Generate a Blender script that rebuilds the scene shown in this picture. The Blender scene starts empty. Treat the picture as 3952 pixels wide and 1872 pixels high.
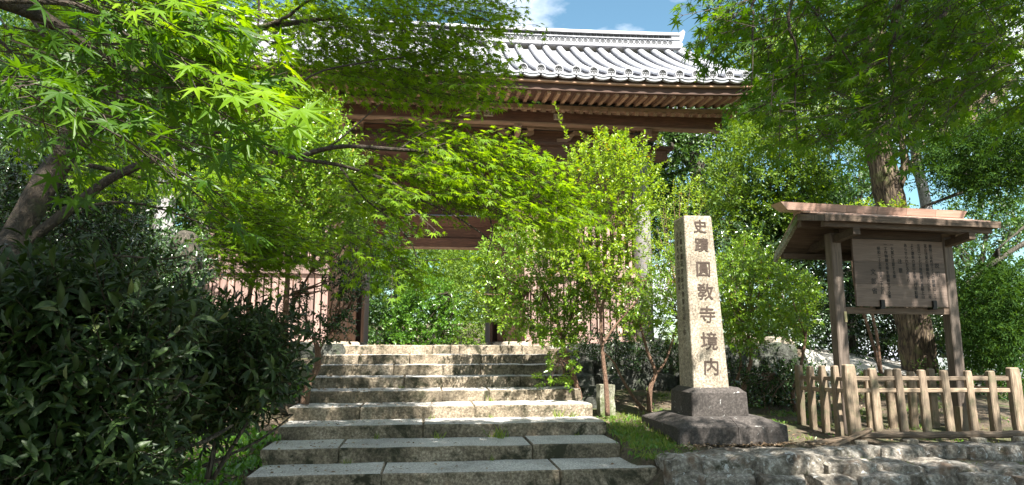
import bpy, math, random
import numpy as np
from mathutils import Vector, Matrix, noise as mnoise
random.seed(7); RNG = np.random.default_rng(11)
sc = bpy.context.scene
COL = sc.collection
PI = math.pi
# ------------------------------------------------------------------ camera
FPX = 2550.0; YAW = math.radians(7.3); PIT = math.radians(8.74); EYE = 1.55
cam_d = bpy.data.cameras.new('camera'); cam = bpy.data.objects.new('camera', cam_d); COL.objects.link(cam)
cam.location = (0, 0, EYE); cam.rotation_euler = (PI/2 + PIT, 0, -YAW)
cam_d.sensor_fit = 'HORIZONTAL'; cam_d.sensor_width = 36.0; cam_d.lens = 36.0 * FPX / 3952.0
cam_d.clip_start = 0.05; cam_d.clip_end = 3000
sc.camera = cam
def ray(px, py):
    a = (px - 1976) / FPX; b = (936 - py) / FPX
    sY, cY, sP, cP = math.sin(YAW), math.cos(YAW), math.sin(PIT), math.cos(PIT)
    return (sY*cP + a*cY - b*sY*sP, cY*cP - a*sY - b*cY*sP, sP + b*cP)
def at(px, py, Y):
    d = ray(px, py); t = Y / d[1]
    return Vector((d[0]*t, Y, EYE + d[2]*t))
# ------------------------------------------------------------------ world, sun, exposure
SUN_EL = math.radians(53); SUN_AZ = math.radians(20)      # azimuth measured from straight behind the camera towards the right
SUNV = Vector((math.sin(SUN_AZ)*math.cos(SUN_EL), -math.cos(SUN_AZ)*math.cos(SUN_EL), math.sin(SUN_EL)))
world = bpy.data.worlds.new('World'); sc.world = world; world.use_nodes = True
nt = world.node_tree; nt.nodes.clear()
wo = nt.nodes.new('ShaderNodeOutputWorld'); bg = nt.nodes.new('ShaderNodeBackground'); sky = nt.nodes.new('ShaderNodeTexSky')
sky.sky_type = 'NISHITA'; sky.sun_disc = False; sky.sun_elevation = SUN_EL
sky.sun_rotation = math.atan2(SUNV.x, SUNV.y)
sky.air_density = 1.0; sky.dust_density = 0.6; sky.ozone_density = 1.5
tc = nt.nodes.new('ShaderNodeTexCoord'); mp = nt.nodes.new('ShaderNodeMapping'); mp.inputs['Scale'].default_value = (1.0, 1.0, 2.2)
mp.inputs['Location'].default_value = (1.48, 3.24, 0.3)
cn = nt.nodes.new('ShaderNodeTexNoise'); cn.inputs['Scale'].default_value = 2.6; cn.inputs['Detail'].default_value = 7; cn.inputs['Roughness'].default_value = 0.55
cr = nt.nodes.new('ShaderNodeValToRGB'); cr.color_ramp.elements[0].position = 0.47; cr.color_ramp.elements[1].position = 0.60
mxw = nt.nodes.new('ShaderNodeMix'); mxw.data_type = 'RGBA'
mxw.inputs[7].default_value = (9.5, 9.8, 10.5, 1)
nt.links.new(tc.outputs['Generated'], mp.inputs['Vector']); nt.links.new(mp.outputs[0], cn.inputs['Vector'])
nt.links.new(cn.outputs['Fac'], cr.inputs[0]); nt.links.new(cr.outputs[0], mxw.inputs[0]); sk2 = nt.nodes.new('ShaderNodeMix'); sk2.data_type = 'RGBA'; sk2.blend_type = 'MULTIPLY'; sk2.inputs[0].default_value = 1; sk2.inputs[7].default_value = (1.1, 1.38, 1.22, 1)
nt.links.new(sky.outputs[0], sk2.inputs[6]); nt.links.new(sk2.outputs[2], mxw.inputs[6])
nt.links.new(mxw.outputs[2], bg.inputs['Color']); bg.inputs['Strength'].default_value = 0.05
nt.links.new(bg.outputs[0], wo.inputs[0])
sun_d = bpy.data.lights.new('sun', 'SUN'); sun_d.energy = 5.0; sun_d.angle = math.radians(0.5); sun_d.color = (1.0, 0.955, 0.88)
sun = bpy.data.objects.new('sun', sun_d); COL.objects.link(sun); sun.location = (0, 0, 30)
sun.rotation_euler = SUNV.to_track_quat('Z', 'Y').to_euler()
sc.view_settings.view_transform = 'Standard'; sc.view_settings.look = 'None'; sc.view_settings.gamma = 1.0
sc.view_settings.use_curve_mapping = False; sc.view_settings.exposure = 1.95
sc.render.engine = 'CYCLES'; sc.cycles.max_bounces = 8; sc.cycles.transmission_bounces = 6; sc.cycles.diffuse_bounces = 4
sc.cycles.sample_clamp_indirect = 8
# ------------------------------------------------------------------ object helpers
def mesh(name, verts, faces, mat=None, smooth=False):
    me = bpy.data.meshes.new(name); me.from_pydata([tuple(v) for v in verts], [], faces)
    if mat is not None:
        for m in (mat if isinstance(mat, (list, tuple)) else [mat]): me.materials.append(m)
    if smooth: me.polygons.foreach_set('use_smooth', [True]*len(me.polygons))
    me.update(); return me
def link(name, data, parent=None, loc=(0,0,0), rot=None):
    o = bpy.data.objects.new(name, data); COL.objects.link(o)
    if parent is not None: o.parent = parent
    o.location = loc
    if rot is not None: o.rotation_euler = rot
    return o
def tag(o, label, cat, group=None):
    o['label'] = label; o['category'] = cat
    if group: o['group'] = group
    return o
def thing(name, label, cat, loc=(0,0,0), rz=0, group=None):
    o = link(name, None, None, loc, (0,0,rz)); o.empty_display_size = 0.2
    return tag(o, label, cat, group)
def structure(o): o['kind'] = 'structure'; return o
def stuff(o): o['kind'] = 'stuff'; return o
def boxv(x0,x1,y0,y1,z0,z1):
    return ([(x0,y0,z0),(x1,y0,z0),(x1,y1,z0),(x0,y1,z0),(x0,y0,z1),(x1,y0,z1),(x1,y1,z1),(x0,y1,z1)],
            [(0,3,2,1),(4,5,6,7),(0,1,5,4),(1,2,6,5),(2,3,7,6),(3,0,4,7)])
class MB:
    def __init__(s): s.v=[]; s.f=[]; s.mi=[]
    def add(s, v, f, mi=0):
        n=len(s.v); s.v+= [tuple(a) for a in v]; s.f+=[tuple(i+n for i in q) for q in f]; s.mi+=[mi]*len(f); return s
    def box(s,x0,x1,y0,y1,z0,z1,mi=0): return s.add(*boxv(x0,x1,y0,y1,z0,z1),mi)
    def tube(s, pts, rad, n=6, mi=0, cap=True, wob=0.0):
        pts=[Vector(p) for p in pts]; rings=[]
        for i,p in enumerate(pts):
            d=(pts[min(i+1,len(pts)-1)]-pts[max(i-1,0)]).normalized()
            a=d.orthogonal().normalized() if i==0 else (A-d*A.dot(d)).normalized()
            A=a; b=d.cross(a); r=rad[i] if hasattr(rad,'__len__') else rad
            rings.append([p+(a*math.cos(2*PI*k/n)+b*math.sin(2*PI*k/n))*r*(1+wob*mnoise.noise(p*3+Vector((k,0,0)))) for k in range(n)])
        v=[q for R in rings for q in R]; f=[]
        for i in range(len(rings)-1):
            for k in range(n): f.append((i*n+k,i*n+(k+1)%n,(i+1)*n+(k+1)%n,(i+1)*n+k))
        if cap: f.append(tuple(reversed(range(n)))); f.append(tuple(range((len(rings)-1)*n,len(rings)*n)))
        return s.add(v,f,mi)
    def beam(s, pts, w, h, mi=0):   # rectangular section swept along points (w across y, h in z)
        v=[];f=[]
        for p in pts:
            x,y,z=p; v+=[(x,y-w/2,z-h/2),(x,y+w/2,z-h/2),(x,y+w/2,z+h/2),(x,y-w/2,z+h/2)]
        m=len(pts)
        for i in range(m-1):
            for k in range(4): f.append((4*i+k,4*i+(k+1)%4,4*i+4+(k+1)%4,4*i+4+k))
        f.append((3,2,1,0)); f.append(tuple(4*(m-1)+k for k in range(4)))
        return s.add(v,f,mi)
    def mesh(s,name,mat,smooth=False):
        me=mesh(name,s.v,s.f,mat,smooth); me.polygons.foreach_set('material_index',s.mi); return me
    def obj(s,name,mat,parent=None,loc=(0,0,0),rot=None,smooth=False): return link(name,s.mesh(name,mat,smooth),parent,loc,rot)
def bevel_box(sx,sy,sz,b=0.01,wear=0.0,seed=0,nx=1):
    """box centred on x,y, from z 0 to sz with chamfered edges, long axis x cut in nx pieces so that it can wear"""
    bmv=[];xs=[-sx/2]+[-sx/2+b]+[ -sx/2+b+(sx-2*b)*i/nx for i in range(1,nx)]+[sx/2-b]+[sx/2]
    rows=[]
    for i,x in enumerate(xs):
        inn = b if i in (0,len(xs)-1) else 0
        y0,y1,z0,z1=-sy/2+inn,sy/2-inn,inn,sz-inn
        c=0 if inn else b
        ring=[(y0+c,z0),(y1-c,z0),(y1,z0+c),(y1,z1-c),(y1-c,z1),(y0+c,z1),(y0,z1-c),(y0,z0+c)]
        rows.append([(x,y,z) for y,z in ring])
    v=[]
    for r in rows:
        for p in r:
            q=Vector(p)
            if wear:
                n=mnoise.noise_vector(q*2.2+Vector((seed*3.7,seed*1.3,0)))*wear+mnoise.noise_vector(q*9+Vector((seed,0,5)))*wear*.5
                q+=n
            v.append(tuple(q))
    f=[]
    for i in range(len(rows)-1):
        for k in range(8): f.append((8*i+(k+1)%8,8*(i+1)+(k+1)%8,8*(i+1)+k,8*i+k))
    f.append(tuple(reversed(range(8)))); f.append(tuple(range(8*(len(rows)-1),8*len(rows))))
    return v,f
def rockmesh(name,sx,sy,sz,mat,seed,sub=7,rough=.08,boxy=.55):
    """rounded irregular block: a gridded cube bulged and broken by noise"""
    v=[];f=[];idx={}
    def vid(p):
        k=tuple(round(c,4) for c in p)
        if k not in idx: idx[k]=len(v); v.append(p)
        return idx[k]
    g=[i/sub*2-1 for i in range(sub+1)]
    for ax in range(3):
        for s in (-1,1):
            for i in range(sub):
                for j in range(sub):
                    q=[]
                    for (a,b) in ((g[i],g[j]),(g[i+1],g[j]),(g[i+1],g[j+1]),(g[i],g[j+1])):
                        p=[0,0,0]; p[ax]=s; p[(ax+1)%3]=a; p[(ax+2)%3]=b; q.append(vid(tuple(p)))
                    f.append(tuple(q) if s>0 else tuple(reversed(q)))
    S=Vector((seed*1.7,seed*.9,seed*2.3)); out=[]
    sc_=Vector((sx/2,sy/2,sz/2)); mn=min(sx,sy,sz)
    for p in v:
        c=Vector(p); sph=c.normalized()*1.22; q=c*boxy+sph*(1-boxy)
        w=Vector((q.x*sc_.x,q.y*sc_.y,q.z*sc_.z))
        d=mnoise.noise(w*2.5/ max(mn,.2)*.5+S)*rough*2+mnoise.noise(w*9+S)*rough*.7+mnoise.noise(w*24+S)*rough*.3
        out.append(w+c.normalized()*d*mn)
    return mesh(name,out,f,mat,False)
# ------------------------------------------------------------------ materials
def newmat(name):
    m=bpy.data.materials.new(name); m.use_nodes=True; n=m.node_tree; n.nodes.clear()
    return m,n,n.nodes.new('ShaderNodeOutputMaterial'),n.nodes.new('ShaderNodeBsdfPrincipled')
def N(n,t,**kw):
    x=n.nodes.new(t)
    for k,v in kw.items():
        if k in x.inputs: x.inputs[k].default_value=v
        else: setattr(x,k,v)
    return x
def ramp(n,fac,stops):
    r=n.nodes.new('ShaderNodeValToRGB'); e=r.color_ramp.elements
    while len(e)<len(stops): e.new(.5)
    for i,(p,c) in enumerate(stops): e[i].position=p; e[i].color=(c[0],c[1],c[2],1)
    n.links.new(fac,r.inputs[0]); return r.outputs[0]
def mixc(n,fac,a,b,mode='MIX'):
    m=n.nodes.new('ShaderNodeMix'); m.data_type='RGBA'; m.blend_type=mode
    for s,i in ((fac,0),(a,6),(b,7)):
        if isinstance(s,(int,float)): m.inputs[i].default_value=s
        elif isinstance(s,tuple): m.inputs[i].default_value=(*s,1) if len(s)==3 else s
        else: n.links.new(s,m.inputs[i])
    return m.outputs[2]
def coords(n, scale=(1,1,1), rnd=True, geo=False):
    tcn=n.nodes.new('ShaderNodeNewGeometry').outputs['Position'] if geo else n.nodes.new('ShaderNodeTexCoord').outputs['Object']
    if rnd and not geo:
        oi=n.nodes.new('ShaderNodeObjectInfo'); vm=N(n,'ShaderNodeVectorMath',operation='MULTIPLY_ADD')
        cmb=n.nodes.new('ShaderNodeCombineXYZ')
        for i in range(3): n.links.new(oi.outputs['Random'],cmb.inputs[i])
        n.links.new(cmb.outputs[0],vm.inputs[0]); vm.inputs[1].default_value=(17.3,31.1,23.7); n.links.new(tcn,vm.inputs[2]); tcn=vm.outputs[0]
    mp=n.nodes.new('ShaderNodeMapping'); mp.inputs['Scale'].default_value=scale; n.links.new(tcn,mp.inputs['Vector'])
    return mp.outputs[0]
def noise(n,vec,scale,detail=4,rough=.6,dist=0):
    x=N(n,'ShaderNodeTexNoise',Scale=scale,Detail=detail,Roughness=rough,Distortion=dist); n.links.new(vec,x.inputs['Vector']); return x.outputs['Fac']
def bump(n,h,b,strength=.4,dist=.02):
    x=N(n,'ShaderNodeBump',Strength=strength,Distance=dist); n.links.new(h,x.inputs['Height']); n.links.new(x.outputs[0],b.inputs['Normal'])
def wood(name, dark, mid, light, axis='z', rough=.75, grain=1.0, moss=None, bumpy=.5):
    m,n,o,b=newmat(name); g={'x':(.6,9,9),'y':(9,.6,9),'z':(9,9,.6)}[axis]
    g=tuple(c*grain for c in g); v=coords(n,g); f=noise(n,v,3.2,6,.65,1.2)
    col=ramp(n,f,[(.3,dark),(.5,mid),(.72,light)])
    f2=noise(n,coords(n,(1,1,1)),1.6,3); col=mixc(n,ramp(n,f2,[(.35,(0,0,0)),(.75,(.55,.55,.55))]),col,dark)
    oi=n.nodes.new('ShaderNodeObjectInfo'); hv=N(n,'ShaderNodeHueSaturation'); mr=N(n,'ShaderNodeMapRange')
    mr.inputs['To Min'].default_value=.72; mr.inputs['To Max'].default_value=1.25
    n.links.new(oi.outputs['Random'],mr.inputs['Value']); n.links.new(mr.outputs[0],hv.inputs['Value']); n.links.new(col,hv.inputs['Color']); col=hv.outputs[0]
    if moss:
        f3=noise(n,coords(n,(1,1,1)),5,5); col=mixc(n,ramp(n,f3,[(.5,(0,0,0)),(.66,(1,1,1))]),col,moss)
    n.links.new(col,b.inputs['Base Color']); b.inputs['Roughness'].default_value=rough
    bump(n,f,b,bumpy,.012); n.links.new(b.outputs[0],o.inputs[0]); return m
def stone(name, dark, mid, light, moss=(.05,.065,.02), mossy=.5, speck=70, lich=(.5,.5,.46), lichen=.62, rough=.9, big=2.2, bumpy=.6, rust=None):
    m,n,o,b=newmat(name); v=coords(n); a=noise(n,v,big,6,.65,.3)
    col=ramp(n,a,[(.32,dark),(.5,mid),(.7,light)])
    s=noise(n,v,speck,3,.7); col=mixc(n,.75,col,ramp(n,s,[(.36,(.25,.23,.22)),(.5,(.55,.53,.5)),(.64,(1,1,1))]),'OVERLAY')
    mo=noise(n,v,3.1,7,.7,.5); col=mixc(n,ramp(n,mo,[(mossy,(0,0,0)),(mossy+.12,(1,1,1))]),col,moss)
    li=noise(n,v,11,5,.65,1.0); col=mixc(n,ramp(n,li,[(lichen,(0,0,0)),(lichen+.05,(.85,.85,.85))]),col,lich)
    if rust:
        ru=noise(n,v,4.3,4,.6); col=mixc(n,ramp(n,ru,[(.55,(0,0,0)),(.7,(.7,.7,.7))]),col,rust)
    n.links.new(col,b.inputs['Base Color']); b.inputs['Roughness'].default_value=rough
    h=noise(n,v,28,8,.75); bump(n,h,b,bumpy,.03); n.links.new(b.outputs[0],o.inputs[0]); return m
def leafmat(name, c0, c1, c2, trans=.5, rough=.38, tcol=None, spec=.5, dead_or_lit=None):
    m,n,o,b=newmat(name); g=n.nodes.new('ShaderNodeNewGeometry'); oi=n.nodes.new('ShaderNodeObjectInfo')
    ad=N(n,'ShaderNodeMath',operation='ADD'); n.links.new(g.outputs['Random Per Island'],ad.inputs[0]); n.links.new(oi.outputs['Random'],ad.inputs[1])
    fr=N(n,'ShaderNodeMath',operation='FRACT'); n.links.new(ad.outputs[0],fr.inputs[0])
    st=[(.0,c0),(.5,c1),(1,c2)]
    if dead_or_lit: st=[(.0,c0),(.5,c1),(.975,c2),(.99,dead_or_lit)]
    col=ramp(n,fr.outputs[0],st)
    n.links.new(col,b.inputs['Base Color']); b.inputs['Roughness'].default_value=rough; b.inputs['Specular IOR Level'].default_value=spec
    t=n.nodes.new('ShaderNodeBsdfTranslucent')
    tc_=tcol or (1.5,1.35,.45); n.links.new(mixc(n,1.0,col,tc_,'MULTIPLY'),t.inputs['Color'])
    mx=n.nodes.new('ShaderNodeMixShader'); mx.inputs[0].default_value=trans
    n.links.new(b.outputs[0],mx.inputs[1]); n.links.new(t.outputs[0],mx.inputs[2]); n.links.new(mx.outputs[0],o.inputs[0]); return m
def plain(name,c,rough=.7,metal=0):
    m,n,o,b=newmat(name); v=coords(n); f=noise(n,v,14,4)
    n.links.new(mixc(n,f,tuple(x*.75 for x in c),tuple(min(1,x*1.2) for x in c)),b.inputs['Base Color']); b.inputs['Roughness'].default_value=rough; b.inputs['Metallic'].default_value=metal
    n.links.new(b.outputs[0],o.inputs[0]); return m
M={}
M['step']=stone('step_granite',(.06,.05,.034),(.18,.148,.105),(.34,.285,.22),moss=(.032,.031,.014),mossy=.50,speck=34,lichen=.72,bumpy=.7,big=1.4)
M['step_top']=stone('worn_skylit_tread',(.26,.25,.235),(.38,.37,.35),(.47,.455,.43),moss=(.07,.07,.04),mossy=.66,speck=60,lichen=.72,bumpy=.4,big=1.0)  # worn clean treads, painted paler still for the skylight they reflect
M['granite']=stone('pillar_granite',(.155,.13,.10),(.255,.22,.17),(.35,.315,.255),moss=(.19,.17,.09),mossy=.60,speck=42,lichen=.80,bumpy=.35,big=2.0)
M['plinth']=stone('plinth_stone',(.030,.026,.023),(.050,.043,.039),(.075,.066,.060),moss=(.03,.03,.022),mossy=.68,speck=40,lich=(.42,.42,.40),lichen=.655,bumpy=.0,big=1.3)
M['wall']=stone('wall_stone',(.06,.052,.042),(.20,.18,.15),(.36,.34,.31),moss=(.045,.042,.022),mossy=.55,speck=22,lich=(.52,.52,.50),lichen=.60,bumpy=1.0,big=3.0,rust=(.16,.09,.05))
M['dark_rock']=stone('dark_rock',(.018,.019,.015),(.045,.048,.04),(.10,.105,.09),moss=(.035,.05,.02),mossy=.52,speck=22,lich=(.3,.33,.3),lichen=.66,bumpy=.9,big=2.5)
M['mossy']=stone('mossy_stone',(.10,.10,.07),(.2,.2,.15),(.3,.3,.24),moss=(.10,.13,.04),mossy=.48,speck=40,lichen=.7)
M['wood_dk_x']=wood('gate_wood_x',(.035,.016,.009),(.085,.038,.02),(.15,.07,.036),'x')
M['wood_dk_y']=wood('gate_wood_y',(.08,.04,.022),(.19,.10,.055),(.32,.18,.10),'y')
M['wood_dk_z']=wood('gate_wood_z',(.05,.026,.016),(.11,.058,.035),(.20,.115,.07),'z')
M['wood_red']=wood('gate_wood_red',(.06,.024,.014),(.135,.055,.03),(.22,.10,.055),'x')
M['wood_lt_x']=wood('gate_wood_light_x',(.16,.09,.05),(.30,.18,.11),(.42,.27,.17),'x')
M['wood_pink']=wood('weathered_boards',(.17,.105,.085),(.28,.185,.155),(.39,.27,.24),'z')
M['wood_grey']=wood('weathered_grey_post',(.20,.18,.17),(.31,.29,.28),(.42,.40,.39),'z')
M['fence']=wood('fence_wood_z',(.10,.07,.045),(.25,.185,.125),(.40,.31,.215),'z',moss=(.12,.11,.06),grain=1.6,bumpy=.8)
M['fence_x']=wood('fence_wood_x',(.10,.07,.045),(.25,.185,.125),(.40,.31,.215),'x',grain=1.6,bumpy=.8)
M['fence_y']=wood('fence_wood_y',(.10,.07,.045),(.25,.185,.125),(.40,.31,.215),'y',grain=1.6,bumpy=.8)
M['rot']=wood('rotten_wood',(.03,.02,.012),(.13,.09,.055),(.30,.23,.16),'x',grain=2.0,bumpy=1.0)
M['sign_post']=wood('sign_post_wood',(.06,.044,.032),(.125,.095,.073),(.21,.165,.13),'z')
M['sign_x']=wood('sign_wood_x',(.04,.026,.016),(.085,.056,.036),(.14,.098,.066),'x')
M['board']=wood('sign_board_wood',(.09,.063,.048),(.13,.094,.073),(.17,.127,.102),'x',bumpy=.15)
M['copper']=wood('copper_brown_sheet',(.26,.16,.12),(.37,.24,.185),(.46,.32,.255),'x',rough=.45,bumpy=.05)
M['ink']=plain('ink',(.012,.010,.009),.8)
M['carve']=plain('carved_shadow_brown',(.06,.042,.032),.95)
M['paper']=plain('paper',(.42,.34,.26),.9)
M['iron']=plain('black_iron',(.02,.018,.016),.5,.6)
M['tagplate']=plain('yellowed_plate',(.42,.36,.18),.6)
def tilemat():
    m,n,o,b=newmat('silver_roof_tile'); v=coords(n); f=noise(n,v,3,5); g=noise(n,v,30,4)
    c=ramp(n,f,[(.3,(.26,.26,.28)),(.6,(.38,.38,.40)),(.8,(.46,.46,.48))]); c=mixc(n,ramp(n,g,[(.6,(0,0,0)),(.75,(.5,.5,.5))]),c,(.12,.12,.115))
    n.links.new(c,b.inputs['Base Color']); b.inputs['Roughness'].default_value=.42; b.inputs['Metallic'].default_value=.1; bump(n,g,b,.1,.01)
    n.links.new(b.outputs[0],o.inputs[0]); return m
M['tile']=tilemat()
M['tile_dk']=plain('tile_recess',(.06,.06,.06),.8)
def barkmat(name,dark,mid,light,sc_=1.0,moss=(.08,.10,.03),mo=.6,vert=.25):
    m,n,o,b=newmat(name); v=coords(n,(1,1,vert),geo=True); 
    w=N(n,'ShaderNodeTexVoronoi',Scale=9*sc_,feature='DISTANCE_TO_EDGE'); nz=noise(n,v,5*sc_,5)
    vv=N(n,'ShaderNodeVectorMath',operation='MULTIPLY_ADD'); n.links.new(v,vv.inputs[2]); n.links.new(nz,vv.inputs[0]); vv.inputs[1].default_value=(.25,.25,.25)
    n.links.new(vv.outputs[0],w.inputs['Vector'])
    c=ramp(n,w.outputs['Distance'],[(.0,dark),(.12,mid),(.45,light)])
    f=noise(n,v,14*sc_,6); c=mixc(n,.6,c,ramp(n,f,[(.35,(.3,.3,.3)),(.65,(.9,.9,.9))]),'OVERLAY')
    f3=noise(n,coords(n,(1,1,1),geo=True),3,5); c=mixc(n,ramp(n,f3,[(mo,(0,0,0)),(mo+.12,(.8,.8,.8))]),c,moss)
    n.links.new(c,b.inputs['Base Color']); b.inputs['Roughness'].default_value=.92; bump(n,w.outputs['Distance'],b,.7,.04); n.links.new(b.outputs[0],o.inputs[0]); return m
M['bark_maple']=barkmat('maple_bark',(.022,.016,.010),(.045,.033,.022),(.085,.065,.045),2.5,mo=.55,vert=.6)
M['bark_twig']=plain('twig_bark',(.045,.032,.022),.85)
M['bark_shrub']=barkmat('shrub_bark',(.09,.05,.03),(.19,.11,.07),(.28,.18,.12),5,mo=.7,vert=.4)
M['bark_cedar']=barkmat('furrowed_bark',(.018,.011,.007),(.08,.056,.034),(.16,.12,.075),1.3,moss=(.14,.15,.05),mo=.56,vert=.16)
M['bark_grey']=barkmat('pale_grey_bark',(.2,.19,.19),(.33,.31,.31),(.44,.42,.42),3,mo=.75,vert=.3)
M['bark_dark']=barkmat('dark_bark',(.02,.018,.012),(.05,.042,.03),(.09,.08,.06),2,mo=.6)
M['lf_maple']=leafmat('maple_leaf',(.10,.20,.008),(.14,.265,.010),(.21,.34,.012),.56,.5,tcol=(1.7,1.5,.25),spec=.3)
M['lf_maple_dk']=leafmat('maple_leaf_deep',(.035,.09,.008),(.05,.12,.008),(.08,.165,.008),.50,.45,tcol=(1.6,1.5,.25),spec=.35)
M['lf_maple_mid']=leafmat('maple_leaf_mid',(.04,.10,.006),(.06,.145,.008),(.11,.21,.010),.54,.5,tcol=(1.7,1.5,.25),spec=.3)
M['lf_azalea']=leafmat('light_shrub_leaf',(.10,.20,.02),(.15,.27,.025),(.22,.33,.03),.40,.30,tcol=(1.5,1.4,.3),spec=.6,dead_or_lit=(.30,.22,.03))
M['lf_box']=leafmat('young_shrub_leaf',(.14,.24,.02),(.20,.32,.02),(.28,.38,.03),.42,.34,tcol=(1.5,1.4,.3),spec=.5,dead_or_lit=(.32,.20,.04))
M['lf_green']=leafmat('evergreen_leaf',(.05,.13,.015),(.08,.19,.02),(.13,.26,.025),.38,.28,tcol=(1.5,1.4,.3),spec=.6)
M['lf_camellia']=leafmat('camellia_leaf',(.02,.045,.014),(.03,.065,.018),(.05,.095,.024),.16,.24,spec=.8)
M['lf_laurel']=leafmat('dark_laurel_leaf',(.013,.030,.007),(.02,.043,.010),(.035,.064,.014),.20,.48,spec=.35,dead_or_lit=(.11,.13,.05))  # the rare palest tint paints sunlit leaves into the colour
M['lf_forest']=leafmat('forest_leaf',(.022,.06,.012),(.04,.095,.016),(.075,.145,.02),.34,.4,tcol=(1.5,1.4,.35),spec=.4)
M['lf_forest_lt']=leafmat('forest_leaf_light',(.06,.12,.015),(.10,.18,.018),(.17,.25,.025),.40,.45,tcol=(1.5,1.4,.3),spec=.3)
M['lf_conifer']=leafmat('conifer_needle',(.016,.045,.010),(.028,.07,.012),(.055,.11,.015),.3,.7,spec=.1)
M['grass']=leafmat('grass_blade',(.10,.17,.025),(.16,.24,.03),(.25,.29,.05),.40,.5)
M['litter']=leafmat('dead_leaf',(.10,.06,.03),(.24,.16,.09),(.42,.33,.24),.15,.7,tcol=(1,.9,.7))
def soil():
    m,n,o,b=newmat('soil'); v=coords(n,geo=True); f=noise(n,v,2.2,6,.7); g=noise(n,v,26,6,.75)
    c=ramp(n,f,[(.3,(.05,.036,.022)),(.55,(.12,.09,.06)),(.75,(.20,.16,.11))]); c=mixc(n,.8,c,ramp(n,g,[(.3,(.2,.2,.2)),(.7,(.9,.9,.9))]),'OVERLAY')
    h=noise(n,v,1.3,5); c=mixc(n,ramp(n,h,[(.5,(0,0,0)),(.62,(.8,.8,.8))]),c,(.07,.09,.025))
    n.links.new(c,b.inputs['Base Color']); b.inputs['Roughness'].default_value=1; bump(n,g,b,1,.05); n.links.new(b.outputs[0],o.inputs[0]); return m
M['soil']=soil()
def gravel():
    m,n,o,b=newmat('pale_gravel'); v=coords(n,geo=True); g=noise(n,v,40,4,.7)
    n.links.new(ramp(n,g,[(.3,(.30,.28,.25)),(.7,(.55,.52,.47))]),b.inputs['Base Color']); b.inputs['Roughness'].default_value=1; bump(n,g,b,.8,.02); n.links.new(b.outputs[0],o.inputs[0]); return m
M['gravel']=gravel()
# ------------------------------------------------------------------ foliage helpers (numpy)
def unit(a): return a/np.maximum(np.linalg.norm(a,axis=-1,keepdims=True),1e-9)
def tmpl_maple(lobes=7):
    ang=[-2.25,-1.45,-.68,0,.68,1.45,2.25]; ln=[.48,.72,.93,1.0,.93,.72,.48]
    if lobes==5: ang=[-1.75,-.85,0,.85,1.75]; ln=[.55,.88,1.0,.88,.55]
    v=[(0,0,0)]; f=[]
    notch=[(ang[i]+ang[i+1])/2 for i in range(len(ang)-1)]
    nn=[(ang[0]-.32)]+notch+[(ang[-1]+.32)]
    for i,a in enumerate(nn):
        r=.17 if i in (0,len(nn)-1) else .26; v.append((math.cos(a)*r,math.sin(a)*r,.0))
    k=len(v)
    for i,(a,l) in enumerate(zip(ang,ln)):
        v.append((math.cos(a)*l,math.sin(a)*l,-.16*l*l)); v.append((math.cos(a-.13)*l*.55,math.sin(a-.13)*l*.55,-.03)); v.append((math.cos(a+.13)*l*.55,math.sin(a+.13)*l*.55,-.03))
        t=k+3*i; f.append((0,1+i,t+1,t)); f.append((0,t,t+2,2+i))
    return np.array(v),f
def tmpl_oval(w=.24,full=False,curl=-.12):
    if full:
        v=[(0,0,0),(.3,w*.85,.05),(.65,w*.9,.02),(1,0,curl),(.65,-w*.9,.02),(.3,-w*.85,.05),(.3,0,0),(.65,0,curl*.3)]
        f=[(0,6,1),(6,7,2,1),(7,3,2),(0,5,6),(6,5,4,7),(7,4,3)]
    else:
        v=[(0,0,0),(.5,w,.06),(1,0,curl),(.5,-w,.06)]; f=[(0,2,1),(0,3,2)]
    return np.array(v),f
T_MAPLE=tmpl_maple(7); T_MAPLE5=tmpl_maple(5); T_OV=tmpl_oval(.24); T_OVF=tmpl_oval(.2,True); T_NARROW=tmpl_oval(.15,True,-.22); T_ROUND=tmpl_oval(.3); T_NEEDLE=tmpl_oval(.13,False,-.25)
def leaf_verts(P,D,Nn,S,T):
    tv=T[0]; D=unit(D); B=unit(np.cross(Nn,D)); Z=np.cross(D,B)
    return (P[:,None,:]+S[:,None,None]*(tv[None,:,0,None]*D[:,None,:]+tv[None,:,1,None]*B[:,None,:]+tv[None,:,2,None]*Z[:,None,:]))
def leaves_mesh(name,P,D,Nn,S,T,mat):
    V=leaf_verts(P,D,Nn,S,T); n,k=V.shape[:2]; fs=T[1]
    tot=np.array([len(q) for q in fs]); li=np.array([i for q in fs for i in q])
    loops=(np.arange(n)[:,None]*k+li[None,:]).ravel()
    lt=np.tile(tot,n); ls=np.concatenate(([0],np.cumsum(lt)[:-1]))
    me=bpy.data.meshes.new(name); me.vertices.add(n*k); me.vertices.foreach_set('co',V.ravel().astype(np.float32))
    me.loops.add(len(loops)); me.loops.foreach_set('vertex_index',loops.astype(np.int32))
    me.polygons.add(len(lt)); me.polygons.foreach_set('loop_start',ls.astype(np.int32)); me.polygons.foreach_set('loop_total',lt.astype(np.int32))
    me.materials.append(mat); me.update(calc_edges=True); me.validate(); return me
def in_poly(x,y,poly):
    c=np.zeros(len(x),bool); m=len(poly)
    for i in range(m):
        x0,y0=poly[i]; x1,y1=poly[(i+1)%m]
        if y0==y1: continue
        t=((y0>y)!=(y1>y))&(x<(x1-x0)*(y-y0)/(y1-y0)+x0); c^=t
    return c
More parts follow.
